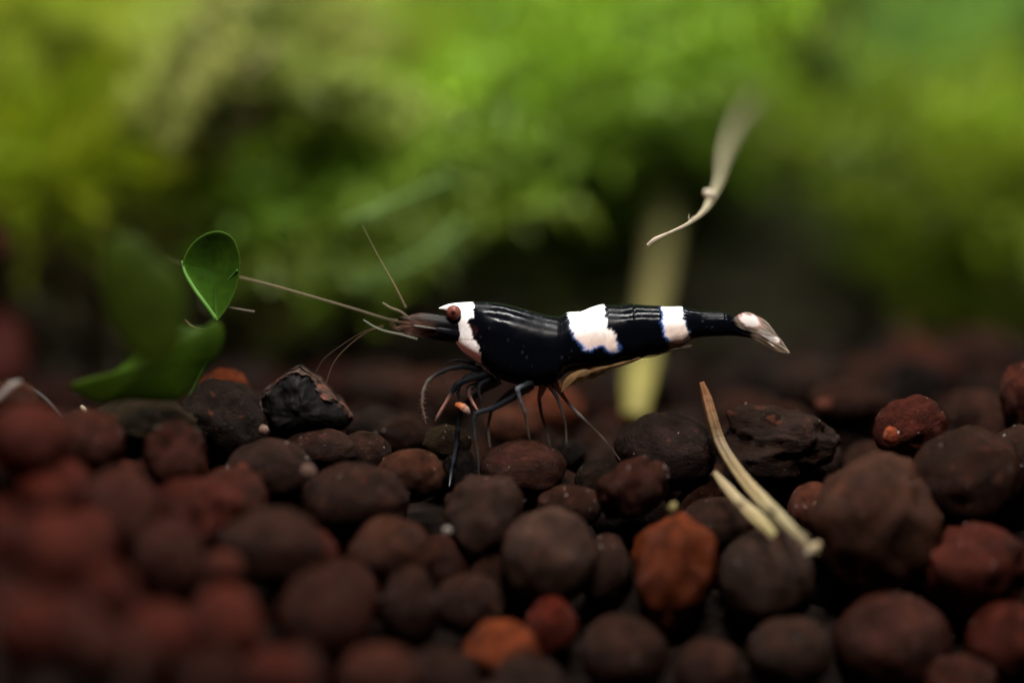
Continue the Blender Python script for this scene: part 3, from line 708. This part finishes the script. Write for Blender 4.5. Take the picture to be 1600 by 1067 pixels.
# bristles on the feeding leg
Vv, Ff = [], []
for k in range(46):
    t = random.random(); x = np.interp(t, [0, .3, .7, 1], [668, 661, 659, 664]); y = np.interp(t, [0, .3, .7, 1], [597, 612, 634, 654]); a = random.uniform(-.6, .6) + (0 if random.random() < .5 else math.pi)
    p0, p1 = at(x, y, -.12), at(x + 8 * math.cos(a), y + 8 * math.sin(a) + 3, -.12 + random.uniform(-.03, .03)); w_ = Vector((0, .0, .0025)); i0 = len(Vv)
    Vv += [tuple(p0 - w_), tuple(p0 + w_), tuple(p1), tuple(p0 + Vector((.002, .0025, 0)))]; Ff += [(i0, i0 + 1, i0 + 2), (i0 + 1, i0 + 3, i0 + 2), (i0 + 3, i0, i0 + 2)]
tag(mesh_obj("bristles", Vv, Ff, m_limb, shrimp, np.repeat([(.22, .18, .16, 1)], len(Vv), 0)), kind="stuff")

def hairs(name, spots, n, ln, ang, spread, colour, parent):
    Vv, Ff = [], []
    for k in range(n):
        a0 = random.random() * (len(spots) - 1); i_ = int(a0); f_ = a0 - i_
        x, y, Y_ = [spots[i_][q] * (1 - f_) + spots[i_ + 1][q] * f_ for q in range(3)]
        a = ang + random.uniform(-spread, spread); l_ = ln * random.uniform(.5, 1.2)
        p0, p1 = at(x, y, Y_), at(x + l_ * math.cos(a), y - l_ * math.sin(a), Y_ + random.uniform(-.04, .04)); i0 = len(Vv)
        Vv += [tuple(p0 + Vector((0, 0, -.0016))), tuple(p0 + Vector((0, 0, .0016))), tuple(p0 + Vector((.001, .002, 0))), tuple(p1)]
        Ff += [(i0, i0 + 1, i0 + 3), (i0 + 1, i0 + 2, i0 + 3), (i0 + 2, i0, i0 + 3)]
    return tag(mesh_obj(name, Vv, Ff, m_limb, parent, np.repeat([colour], len(Vv), 0)), kind="stuff")
hairs("bristles", [(622, 498, -.03), (618, 504, -.05), (618, 511, -.05), (628, 519, -.05), (650, 526, -.05)], 70, 14, math.pi, .5, (.16, .11, .07, .8), shrimp)
hairs("bristles", [(1206, 514, -.07), (1216, 526, -.05), (1228, 544, -.03), (1230, 550, 0), (1212, 547, 0)], 60, 6, -.8, .5, (.3, .25, .2, .7), shrimp)
hairs("bristles", [(700, 575, -.1), (690, 590, -.1), (706, 606, -.1), (722, 616, -.1), (742, 620, -.1)], 90, 11, -1.9, 1.2, (.10, .085, .08, .6), shrimp)
hairs("bristles", [(880, 607, -.08), (900, 593, -.08), (930, 582, -.08), (960, 575, -.08), (1000, 565, -.08), (1075, 546, -.05)], 60, 6, -1.8, .6, (.2, .15, .09, .7), shrimp)
# swimmerets under the tail: tan, translucent
def sw_col(x, y, t):
    f = .7 + .8 * max(0, mnoise.noise(Vector((x * .1, y * .1, 5))) + .3)
    return (.25 * f, .155 * f, .07 * f, .75)
blade("swimmeret", [(876, 614), (878, 600), (888, 586), (902, 576), (920, 570), (935, 575), (928, 586), (908, 592), (890, 602)], m_fin, shrimp, -.07, .03, .012, sw_col)
blade("swimmeret", [(918, 584), (925, 572), (950, 570), (972, 565), (974, 570), (955, 577), (936, 582)], m_fin, shrimp, -.09, .02, .012, sw_col)
blade("swimmeret", [(958, 573), (966, 566), (988, 561), (1000, 557), (1002, 560), (986, 567), (970, 572)], m_fin, shrimp, -.08, .02, .012, sw_col)
blade("swimmeret", [(1000, 560), (1020, 546), (1060, 540), (1078, 538), (1079, 543), (1050, 549), (1020, 558)], m_fin, shrimp, -.04, .02, .012, lambda x, y, t: (.14, .11, .07, .5))
blade("swimmeret", [(880, 606), (890, 588), (920, 572), (950, 576), (930, 590), (900, 600)], m_fin, shrimp, .09, .02, .012, sw_col)

# tail fan
def fan(outline, spots, Y0, tilt, base=(.34, .28, .23, .5), dark_to=1175):
    def colf(x, y, t):
        f = max(.25, .85 + 1.1 * mnoise.noise(Vector(((x * .8 + y * .55) * .05, (-x * .55 + y * .8) * .55, Y0 * 30))))
        c = np.array([*(np.array(base[:3]) * f), base[3]])
        k = min(max((dark_to - x) / 10, 0), 1); c = c * (1 - k) + np.array([.006, .006, .008, 1]) * k
        for sx, sy, ax, ay, an, rim in spots:
            dx, dy = x - sx, y - sy; ca, sa = math.cos(an), math.sin(an)
            d = (1 + .35 * mnoise.noise(Vector((x * .16, y * .16, 4)))) * math.hypot((dx * ca + dy * sa) / ax, (-dx * sa + dy * ca) / ay)
            k = min(max((1.35 - d) / .35, 0), 1) * .7; c = c * (1 - k) + np.array([*rim, 1]) * k
            k = min(max((1.2 - d) / .3, 0), 1); c = c * (1 - k) + np.array([.85, .82, .80, 1]) * k
        return tuple(c)
    return blade("tail_fan_blade", outline, m_fin, shrimp, Y0, .01, .009, colf, tilt=tilt)
fan([(1140, 502), (1155, 491), (1168, 488), (1182, 493), (1196, 501), (1206, 512), (1214, 525), (1202, 526), (1182, 520), (1158, 513)], [(1172, 501, 16, 8, .38, (.55, .12, .10))], -.07, -.05, dark_to=1156)
fan([(1145, 512), (1165, 508), (1188, 514), (1206, 519), (1220, 530), (1229, 543), (1234, 552), (1220, 546), (1200, 535), (1180, 526), (1155, 522)], [(1201, 525, 17, 4.6, .46, (.45, .20, .16))], -.04, 0, (.34, .27, .21, .6), dark_to=1182)
fan([(1150, 522), (1175, 520), (1192, 526), (1210, 540), (1228, 549), (1233, 552), (1212, 548), (1192, 537), (1172, 528)], [(1207, 536, 6, 2.4, .5, (.35, .24, .18))], .05, .05, (.26, .19, .13, .6), dark_to=1180)
fan([(1140, 504), (1160, 498), (1180, 504), (1200, 516), (1210, 526), (1190, 522), (1160, 516)], [(1178, 508, 8, 3.5, .4, (.4, .12, .1))], .08, .05, dark_to=1160)
tube("telson", [(1130, 508, 0, 15), (1150, 513, 0, 11), (1170, 518, 0, 7.5), (1190, 524, 0, 4.5), (1205, 530, 0, 1.5)], m_shell, shrimp, n=50, seg=16, flat=.7, cols=[(.004, .005, .008), (.005, .005, .008), (.02, .02, .02)])

# ------------------------------------------------------------------ dry straws, root thread, yellow stalk
ST = [tuple(q * .75 for q in c) for c in [(.22, .085, .03), (.20, .10, .04), (.17, .12, .06), (.26, .19, .09), (.30, .25, .13), (.20, .15, .08)]]
t = empty("dry_straw", at(1180, 790, -.3)); tag(t, "forked pale yellow straw with an orange tip leaning on the granules right of the shrimp", "straw")
tube("stem", [(1096, 597, -.1, 3.5), (1104, 622, -.12, 7), (1113, 655, -.16, 8), (1124, 690, -.2, 8.5), (1144, 725, -.35, 9), (1172, 762, -.55, 10), (1205, 797, -.8, 10), (1238, 828, -1.0, 7), (1264, 855, -1.15, 4)], m_straw, t, n=140, seg=28, flat=.45, rough=.02, cols=ST)
tube("stem", [(1116, 738, -.5, 3.5), (1135, 762, -.6, 7), (1158, 788, -.75, 8), (1184, 812, -.9, 10), (1210, 836, -1.1, 5)], m_straw, t, n=80, seg=28, flat=.45, rough=.025, cols=[(.22, .17, .09), (.28, .22, .12), (.24, .20, .08)])
for k in range(16):
    sx_, sy_ = random.choice([(1206, 832), (1240, 828), (1196, 788), (1262, 852), (1150, 775)]); a_ = random.uniform(.3, 1.3); l_ = random.uniform(10, 26)
    Yk = -.75 - .5 * (sy_ - 775) / 80
    sx_ += random.uniform(-7, 7); sy_ += random.uniform(-5, 5)
    tube("fibre", [(sx_, sy_, Yk, 1.3), (sx_ + l_ * .5 * math.cos(a_), sy_ + l_ * .5 * math.sin(a_) + random.uniform(-3, 3), Yk - .03, 1.1), (sx_ + l_ * math.cos(a_), sy_ + l_ * math.sin(a_), Yk - .05, .5)], m_straw, t, n=10, seg=6, cols=[(.26, .21, .11)])
tube("knot", [(1258, 866, -1.15, 2), (1270, 858, -1.15, 6), (1282, 848, -1.15, 4)], m_straw, t, n=30, cols=[(.38, .33, .24), (.30, .22, .12)])
o = tube("straw_chip", [(1047, 800, -.85, 3), (1051, 794, -.88, 6), (1055, 785, -.88, 3)], m_straw, None, n=20, cols=[(.20, .16, .06)]); tag(o, "tiny yellow straw chip on top of the tall orange granule", "straw chip")
o = tube("straw_chip", [(812, 812, -.75, 3), (818, 820, -.8, 7), (822, 828, -.8, 3)], m_straw, None, n=20, cols=[(.5, .46, .4)]); tag(o, "tiny white chip beside the grey-brown domed granule", "straw chip")
o = tube("straw_chip", [(692, 827, -.95, 3), (699, 829, -.95, 6), (706, 830, -.95, 3)], m_straw, None, n=20, cols=[(.14, .12, .10)]); tag(o, "tiny grey chip left of the grey-brown domed granule", "straw chip")
o = tube("straw_chip", [(-12, 632, -.9, 2.5), (4, 616, -.9, 4), (20, 602, -.9, 4), (33, 595, -.9, 1.5)], m_straw, None, n=30, flat=.4, cols=[(.20, .18, .17), (.26, .24, .22)]); tag(o, "white splinter lying on the pale brown granule at the left edge", "splinter")
o = tube("root_fibre", [(28, 598, -.2, 3), (50, 608, -.25, 3), (75, 628, -.3, 3), (98, 652, -.35, 2)], m_straw, None, n=40, cols=[(.012, .009, .007)]); tag(o, "thin brown fibre sloping down right of the white splinter", "root fibre")
for i, (a, lb) in enumerate([([(252, 642, -.05, 3), (248, 655, -.05, 5), (254, 668, -.05, 2)], "pale curled flake under the big leaf"), ([(126, 634, -.2, 2), (131, 640, -.2, 4), (136, 646, -.2, 2)], "tiny white flake left of the big leaf's lower edge")]):
    tag(tube("flake", a, m_straw, None, n=16, flat=.5, cols=[(.32, .27, .18)]), lb, "flake")

th_ = empty("root_thread", at(1100, 300, 0)); tag(th_, "pale whitish root thread hanging in the water above the shrimp's tail", "root thread")
RT = [(.42, .36, .28), (.34, .29, .21), (.28, .25, .16), (.22, .20, .12), (.14, .14, .06)]
tube("thread", [(1012, 384, 0, 2.4), (1024, 374, .0, 2.8), (1048, 363, .05, 2.0), (1075, 350, .2, 2.8), (1098, 332, .5, 4.2), (1113, 308, .9, 6.5), (1124, 280, 1.5, 6), (1133, 240, 2.4, 7.5), (1150, 198, 3.4, 8), (1174, 165, 4.4, 9), (1204, 140, 5.4, 7)], m_straw, th_, n=160, seg=24, flat=.5, rough=.03, cols=RT)
tube("knob", [(1116, 306, .8, 4), (1107, 303, .8, 7), (1100, 299, .8, 4)], m_straw, th_, n=24, cols=[(.48, .42, .32)])

for k in range(9):
    i_ = random.choice([(1048, 362, .05), (1080, 346, .25), (1105, 322, .7), (1118, 295, 1.1), (1128, 262, 1.7)]); a_ = random.uniform(0, 6.28); l_ = random.uniform(6, 20)
    tube("fibre", [(i_[0], i_[1], i_[2], .9), (i_[0] + l_ * .5 * math.cos(a_), i_[1] + l_ * .5 * math.sin(a_), i_[2] + .02, .7), (i_[0] + l_ * math.cos(a_ + .4), i_[1] + l_ * math.sin(a_ + .4), i_[2] + .05, .4)], m_straw, th_, n=10, seg=6, cols=[(.28, .24, .17)])
ye = empty("stalk", at(1000, 640, 2.6)); tag(ye, "blurred yellow plant stalk standing behind the shrimp's tail", "plant stalk")
tube("stem", [(994, 650, 1.9, 20), (1000, 600, 2.4, 27), (1010, 540, 3.1, 27), (1022, 470, 4.2, 24), (1036, 380, 5.2, 22), (1048, 280, 6.4, 22), (1062, 190, 7.6, 22)], m_straw, ye, n=80, seg=16, flat=.5, rough=.015, cols=[(.17, .145, .035), (.16, .14, .034), (.12, .105, .032), (.14, .125, .045), (.14, .15, .05), (.12, .16, .04)])

# ------------------------------------------------------------------ round-leaved plant at the left
pl = empty("round_leaf_plant", at(230, 640, 0)); tag(pl, "small round-leaved green water plant at the left, standing on the granules", "water plant")
K4 = lambda pts: [(80 + x / 2.857, 340 + y / 2.857) for x, y in pts]
def leaf_col(base, rim, seed, rimw=.12):
    def f(x, y, t):
        k = max(0, min(1, (t - (1 - rimw)) / rimw * 1.2)) * .7
        v = 1 + .45 * mnoise.noise(Vector((x * .02, y * .02, seed))) + .18 * mnoise.noise(Vector((x * .1, y * .1, seed)))
        c = np.array(base) * v * (1 - k) + np.array(rim) * k
        return (*c, 1)
    return f
def leaf(pts, Y0, bulge, base, rim, seed, label, tilt=0, rimw=.12):
    return blade("leaf", K4(pts), m_leaf, pl, Y0, bulge, .012, leaf_col(base, rim, seed, rimw), label, rings=30, ns=140, tilt=tilt)
up_leaf = leaf([(585, 205), (600, 160), (640, 105), (700, 68), (760, 62), (810, 90), (838, 150), (845, 210), (835, 285), (805, 370), (765, 435), (737, 460), (715, 415), (660, 330), (610, 260)], -.02, -.10, (.030, .080, .005), (.065, .14, .018), 1, "upper cupped spoon-shaped bright leaf", rimw=.07)  # pale rim colour carries the light on the folded edge
tube("rim_vein", [(284, 408, .0, 1.2), (290, 428, -.03, 2.6), (304, 452, -.05, 3.2), (320, 474, -.06, 3), (337, 498, -.05, 3.4)], m_leaf, up_leaf, n=50, cols=[(.09, .24, .05), (.14, .32, .07), (.12, .28, .06)])  # lit left fold of the leaf, put in as a pale tube
tube("rim_vein", [(371, 422, -.02, 1.4), (362, 432, .02, 1.6), (350, 444, .06, 1.5), (340, 456, .1, 1)], m_leaf, up_leaf, n=30, cols=[(.07, .20, .05)])
leaf([(735, 455), (765, 490), (770, 550), (740, 620), (690, 670), (655, 720), (610, 780), (560, 818), (470, 822), (380, 815), (300, 820), (220, 835), (150, 805), (80, 755), (150, 720), (250, 700), (330, 650), (375, 600), (392, 540), (400, 480), (440, 440), (520, 460), (620, 490), (690, 490)], -.85, .06, (.024, .052, .002), (.028, .058, .002), 2, "large dark drooping lower leaf")
leaf([(218, 220), (235, 130), (290, 85), (350, 80), (420, 110), (470, 170), (540, 230), (590, 300), (612, 400), (600, 490), (570, 600), (450, 660), (350, 600), (270, 480), (225, 360)], -2.1, .04, (.028, .048, .003), (.028, .048, .003), 3, "out-of-focus dark leaf at the upper left")
tube("leaf_stalk", [(337, 498, -.03, 3.4), (334, 508, 0, 3.5), (322, 516, .04, 3), (302, 512, .1, 2.6), (288, 500, .2, 2)], m_leaf, pl, n=40, cols=[(.10, .24, .05), (.10, .12, .04), (.12, .08, .04)])
tube("leaf_stalk", [(337, 505, 0, 3.4), (330, 545, .15, 3.4), (310, 590, .2, 3.4), (290, 635, .25, 3.4), (286, 660, .3, 3)], m_leaf, pl, n=40, cols=[(.06, .14, .03), (.05, .10, .02)])

# ------------------------------------------------------------------ background: sunken wood, red stone
def log(name, rows, cols, label, cat):
    o = tube(name, rows, m_wood, None, n=90, seg=40, rough=.02, cols=cols)
    for v in o.data.vertices: v.co += Vector((mnoise.noise(v.co * 1.3), mnoise.noise(v.co * 1.3 + Vector((9, 0, 0))), mnoise.noise(v.co * 1.3 + Vector((0, 9, 0))))) * .14
    return tag(o, label, cat)
log("driftwood", [(60, 545, 4.4, 20), (160, 548, 4.6, 40), (300, 552, 4.8, 42), (450, 556, 5, 44), (600, 562, 5.2, 40), (700, 570, 5.4, 22)], [(.16, .12, .10), (.11, .085, .07), (.09, .065, .055)], "blurred brown sunken branch lying behind the leaf and the shrimp's antennae", "driftwood")
log("red_stone", [(-60, 620, 2.2, 40), (-20, 560, 3.3, 56), (-26, 480, 4.4, 50), (-30, 410, 4.5, 36), (-30, 380, 2.6, 10)], [(.02, .0045, .0035), (.018, .004, .003)], "blurred dark red stone at the left edge behind the granules", "stone")

# ------------------------------------------------------------------ moss: many small leafy fronds in clumps
def frond_template(nl=11):
    V, F = [], []
    for i in range(nl):
        x = i / nl
        for s_ in (-1, 1):
            k = len(V); wl = .17 * (1 - x * .75); b0 = .012
            V += [(x, -b0 * s_, 0), (x + .06, b0 * s_, 0), (x + .16, s_ * wl, .03 * (1 if i % 2 else -1))]
            F.append((k, k + 1, k + 2))
    k = len(V); V += [(0, -.012, 0), (0, .012, 0), (1.02, 0, 0)]; F.append((k, k + 1, k + 2))
    V = np.array(V); V[:, 2] -= .22 * V[:, 0] ** 2
    return V, np.array(F)
TV, TF = frond_template()
def moss(px, py, Y, rx, ry, rz, n, colour, label, L=(.5, 1.1), tilt=0., droop=-.1, shell=.55, cat="moss", name="moss_clump"):
    """rx, rz in photo px at depth Y; ry depth in cm"""
    s = (DIST + Y) / DIST * PX; c = np.array(at(px, py, Y))
    d = rng.normal(size=(n, 3)); d /= np.linalg.norm(d, axis=1)[:, None]
    rad = shell + (1 - shell) * rng.random(n) ** .5; rad[: n // 4] *= rng.random(n // 4)
    lump = 1 + .22 * np.sin(d[:, 0] * 5 + px) * np.cos(d[:, 2] * 4 + py)
    P = d * rad[:, None] * lump[:, None] * np.array([rx * s, ry, rz * s])
    ct, st = math.cos(tilt), math.sin(tilt)
    P = np.stack([P[:, 0] * ct - P[:, 2] * st, P[:, 1], P[:, 0] * st + P[:, 2] * ct], 1)
    ks = 16; sub = P[rng.integers(0, n, ks)] * 1.0; which = np.argmin(((P[:, None] - sub[None]) ** 2).sum(2), 1)
    P = sub[which] + (P - sub[which]) * .7
    flow = np.array([math.cos(tilt), 0, math.sin(tilt)]) * (1 if rng.random() < .5 else -1)
    X = d * .7 + flow * .8 + rng.normal(size=(n, 3)) * .55 + np.array([0, 0, droop]); X /= np.linalg.norm(X, axis=1)[:, None]
    A = np.cross(X, rng.normal(size=(n, 3))); A /= np.linalg.norm(A, axis=1)[:, None]; B = np.cross(X, A)
    ln = rng.uniform(L[0], L[1], n); P = P + c
    V = P[:, None] + ln[:, None, None] * (TV[None, :, 0:1] * X[:, None] + TV[None, :, 1:2] * A[:, None] + TV[None, :, 2:3] * B[:, None])
    F = TF[None] + (np.arange(n) * len(TV))[:, None, None]
    col = np.array(colour)[None] * np.exp(rng.normal(size=(n, 1)) * .25 + (rng.normal(size=ks) * .3)[which][:, None]) * (1 + rng.normal(size=(n, 3)) * .08)
    col = np.repeat(col.clip(.002, .8), len(TV), 0)
    o = mesh_obj(name, V.reshape(-1, 3), F.reshape(-1, 3), m_moss, None, col, smooth=False)
    return tag(o, label, cat, "moss clumps growing behind the soil")
YG, GR_, DG, OL, PG, BR = (.30, .33, .022), (.17, .33, .020), (.060, .14, .014), (.22, .24, .025), (.24, .34, .10), (.12, .09, .04)
moss(130, 40, 6.0, 200, 1.2, 60, 1500, (.28, .36, .03), "yellow-green moss filling the top left corner", tilt=-.1)
moss(70, 150, 6.8, 150, .8, 40, 600, (.15, .12, .03), "brownish olive moss between two yellow-green clumps at the left", tilt=.25)
moss(120, 250, 5.2, 190, 1.0, 62, 2000, (.27, .36, .012), "brightest yellow-green moss mound at the left edge", tilt=.35)
moss(345, 172, 4.4, 42, .4, 30, 260, (.012, .013, .004), "small blackish dead moss tuft left of the olive arch", L=(.2, .4))  # shade of the hollow put in as a near-black tuft
moss(340, 85, 5.0, 110, .8, 50, 900, (.26, .31, .06), "pale olive moss tuft above the dark hollow", tilt=.5)
moss(500, 110, 6.5, 130, 1.0, 42, 1100, (.27, .36, .03), "olive green moss arching right of the dark hollow", tilt=-.35)
moss(850, 130, 7.5, 250, 1.8, 105, 3200, (.165, .28, .010), "large bright green moss mound in the middle", tilt=.12)
moss(600, 20, 8.5, 200, 1.2, 50, 1300, (.19, .25, .05), "grey-green moss along the top edge")
moss(1010, 40, 8.0, 110, 1.2, 90, 1100, (.15, .27, .018), "grass green moss right of the bright mound")
moss(230, 180, 6.6, 120, .7, 30, 400, (.03, .03, .008), "dark brown streak of moss above the brightest mound", tilt=.3)
moss(440, 190, 5.6, 90, .6, 40, 420, (.05, .065, .010), "dark moss streak right of the dark hollow", tilt=-.2)
moss(560, 250, 6.0, 130, 1.0, 55, 1000, (.14, .23, .014), "mid-green moss left of the pale sprigs", tilt=.2)
moss(700, 450, 5.6, 150, .7, 30, 700, (.10, .13, .012), "thin olive moss just above the shrimp's back and head")
moss(460, 400, 5.6, 90, .7, 50, 700, (.12, .18, .010), "olive moss above the shrimp's long antenna")
moss(760, 280, 6.5, 170, 1.0, 42, 1300, (.20, .33, .015), "sloping green moss behind the pale sprigs", tilt=.35)
moss(600, 400, 6.2, 150, .9, 50, 1000, (.22, .28, .018), "low olive moss behind the shrimp's head")
moss(380, 345, 5.5, 80, .7, 55, 700, (.08, .20, .008), "dark green moss behind the round-leaved plant")
moss(290, 300, 7.5, 130, .9, 50, 700, (.06, .045, .012), "brown dead moss below the dark hollow", tilt=.5)
moss(870, 410, 7.0, 210, 1.0, 70, 1500, (.030, .050, .005), "darkest green moss low behind the shrimp's back")
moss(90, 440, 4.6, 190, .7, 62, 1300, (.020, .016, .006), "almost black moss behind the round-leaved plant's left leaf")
moss(330, 450, 5.0, 90, .8, 45, 600, (.05, .05, .010), "dark olive moss between the leaf and the antenna")
moss(1480, 320, 6.5, 120, 1.2, 120, 1900, (.125, .18, .008), "olive green moss bush at the right")
moss(1300, 290, 8.5, 140, 1.2, 80, 1300, (.08, .13, .010), "darker green moss left of the right bush")
moss(1420, 120, 12, 170, 1.4, 110, 1300, (.12, .22, .03), "smooth grey-green moss far at the top right")
moss(1570, 60, 10, 90, 1.2, 130, 800, (.11, .20, .02), "green moss in the top right corner")
moss(1230, 70, 8.5, 110, 1.2, 100, 900, (.055, .06, .006), "dark brownish moss at the top right of the middle", shell=.3)
moss(1200, 480, 6.5, 260, .8, 42, 1300, (.050, .046, .028), "grey-brown dead moss mat low behind the shrimp's tail")
moss(560, 545, 5.0, 240, .8, 42, 1200, (.018, .014, .009), "dark brown dead moss mat behind the shrimp's antennae")
moss(1200, 400, 9.5, 190, .9, 40, 900, (.12, .14, .06), "grey-green low moss behind the shrimp's tail")
moss(1420, 440, 7.5, 160, .9, 42, 900, (.05, .08, .008), "low dark green moss right of the tail fan")
def strands(px, py, Y, n, ang, length, colour, label, sx=110, sy=40, spread=.3, dy=.8, leaf=(.09, .2)):
    '''long trailing moss stems with paired leaves, all leaning one way'''
    Vs, Fs, Cs, k = [], [], [], 0
    for _ in range(n):
        q = np.array([rng.normal() * sx, rng.normal() * sy]); ca, sa = math.cos(ang), math.sin(ang)
        yy = Y + rng.normal() * dy * .5
        c = np.array(at(px + q[0] * ca + q[1] * sa, py - q[0] * sa + q[1] * ca, yy)); a = ang + rng.normal() * spread; Ls = length * rng.uniform(.6, 1.2)
        D = np.array([math.cos(a), rng.normal() * .15, math.sin(a)]); bend = np.array([0, rng.normal() * .1, -rng.uniform(.05, .35)]) * Ls
        t_ = np.linspace(0, 1, 22)[:, None]; S = c + D * (t_ - .5) * Ls + bend * (t_ - .3) ** 2 + rng.normal(size=(22, 3)) * .012
        Tn = np.gradient(S, axis=0); Tn /= np.linalg.norm(Tn, axis=1)[:, None]; f_ = math.exp(rng.normal() * .35)
        for s_ in (-1, 1):
            for i in range(21):
                o_ = rng.normal(size=3); o_ -= Tn[i] * (o_ @ Tn[i]); o_ /= np.linalg.norm(o_)
                tip = S[i] + (Tn[i] * .7 + o_ * s_) * rng.uniform(*leaf)
                Vs += [S[i], S[i] + Tn[i] * .06 + o_ * .01, tip, S[i + 1]]; Fs += [(k, k + 1, k + 2), (k, k + 1, k + 3)]; Cs += [np.array(colour) * f_] * 4; k += 4
    o = mesh_obj("moss_clump", np.array(Vs), np.array(Fs), m_moss, None, np.array(Cs).clip(.002, .8), smooth=False)
    return tag(o, label, "moss", "moss clumps growing behind the soil")
strands(110, 240, 5.0, 70, .42, 2.0, (.26, .35, .018), "trailing yellow-green moss stems rising to the right at the left edge", sx=120, sy=45)
strands(330, 80, 4.2, 26, .95, 1.2, (.30, .33, .09), "pale upright moss stems above the dark hollow", sx=50, sy=30)
strands(480, 118, 4.4, 26, -.25, 1.3, (.26, .33, .05), "arched moss stems right of the dark hollow", sx=70, sy=16)
strands(860, 130, 5.0, 80, .40, 2.2, (.19, .34, .015), "long bright green moss stems leaning right in the middle", sx=170, sy=55)
strands(700, 250, 4.6, 40, .55, 1.6, (.16, .27, .02), "green moss stems sloping down toward the pale sprigs", sx=120, sy=35)
strands(560, 400, 4.4, 30, .35, 1.5, (.12, .18, .015), "dim olive moss stems above the shrimp's antennae", sx=110, sy=30)
strands(1450, 270, 5.5, 45, -.5, 1.8, (.15, .22, .012), "drooping olive moss stems at the right", sx=110, sy=60)
strands(1400, 90, 8.0, 30, .9, 2.0, (.13, .25, .04), "soft green upright moss stems at the top right", sx=110, sy=60)
strands(370, 310, 4.6, 26, .7, 1.0, (.10, .20, .012), "small green moss stems above the spoon-shaped leaf", sx=50, sy=30)
# pale green sprigs
for rows, lb in (([(542, 345, 2.0, 2), (590, 326, 2.1, 3), (640, 305, 2.4, 3), (700, 278, 2.8, 3)], "upper pale green moss sprig above the shrimp's head"),
                 ([(548, 447, 2.6, 2), (600, 428, 2.8, 3), (660, 400, 3.0, 3), (720, 350, 3.4, 3)], "lower pale green moss sprig above the shrimp's head"),
                 ([(360, 30, 4.4, 3), (350, 90, 4.2, 4), (320, 130, 4.1, 4), (290, 150, 4.2, 3)], "thin brownish twig above the dark hollow"),
                 ([(440, 60, 3.4, 2), (415, 95, 3.3, 2.6), (385, 118, 3.2, 2.6), (382, 165, 3.3, 2.4), (395, 200, 3.4, 2)], "thin grey fibre right of the twig"),):
    green = "pale" in lb
    o = tube("moss_sprig" if green else "twig", rows, m_moss, None, n=60, seg=8, rough=.1, cols=[(.2, .32, .09)] if green else [(.24, .18, .11)])
    tag(o, lb, "moss sprig" if green else "twig")
    if green:
        P0 = np.array([tuple(at(r_[0], r_[1], r_[2])) for r_ in rows]); Pp = spline(P0, 60); Tn = np.gradient(Pp, axis=0); Tn /= np.linalg.norm(Tn, axis=1)[:, None]
        n = len(Pp); X = Tn * .6 + rng.normal(size=(n, 3)) * .55; X /= np.linalg.norm(X, axis=1)[:, None]
        A = np.cross(X, rng.normal(size=(n, 3))); A /= np.linalg.norm(A, axis=1)[:, None]; Bq = np.cross(X, A)
        V = Pp[:, None] + rng.uniform(.12, .26, n)[:, None, None] * (TV[None, :, 0:1] * X[:, None] + TV[None, :, 1:2] * A[:, None] + TV[None, :, 2:3] * Bq[:, None])
        F = TF[None] + (np.arange(n) * len(TV))[:, None, None]
        mesh_obj("leaves", V.reshape(-1, 3), F.reshape(-1, 3), m_moss, o, np.repeat([(.11, .19, .04)], n * len(TV), 0), smooth=False)["kind"] = "stuff"
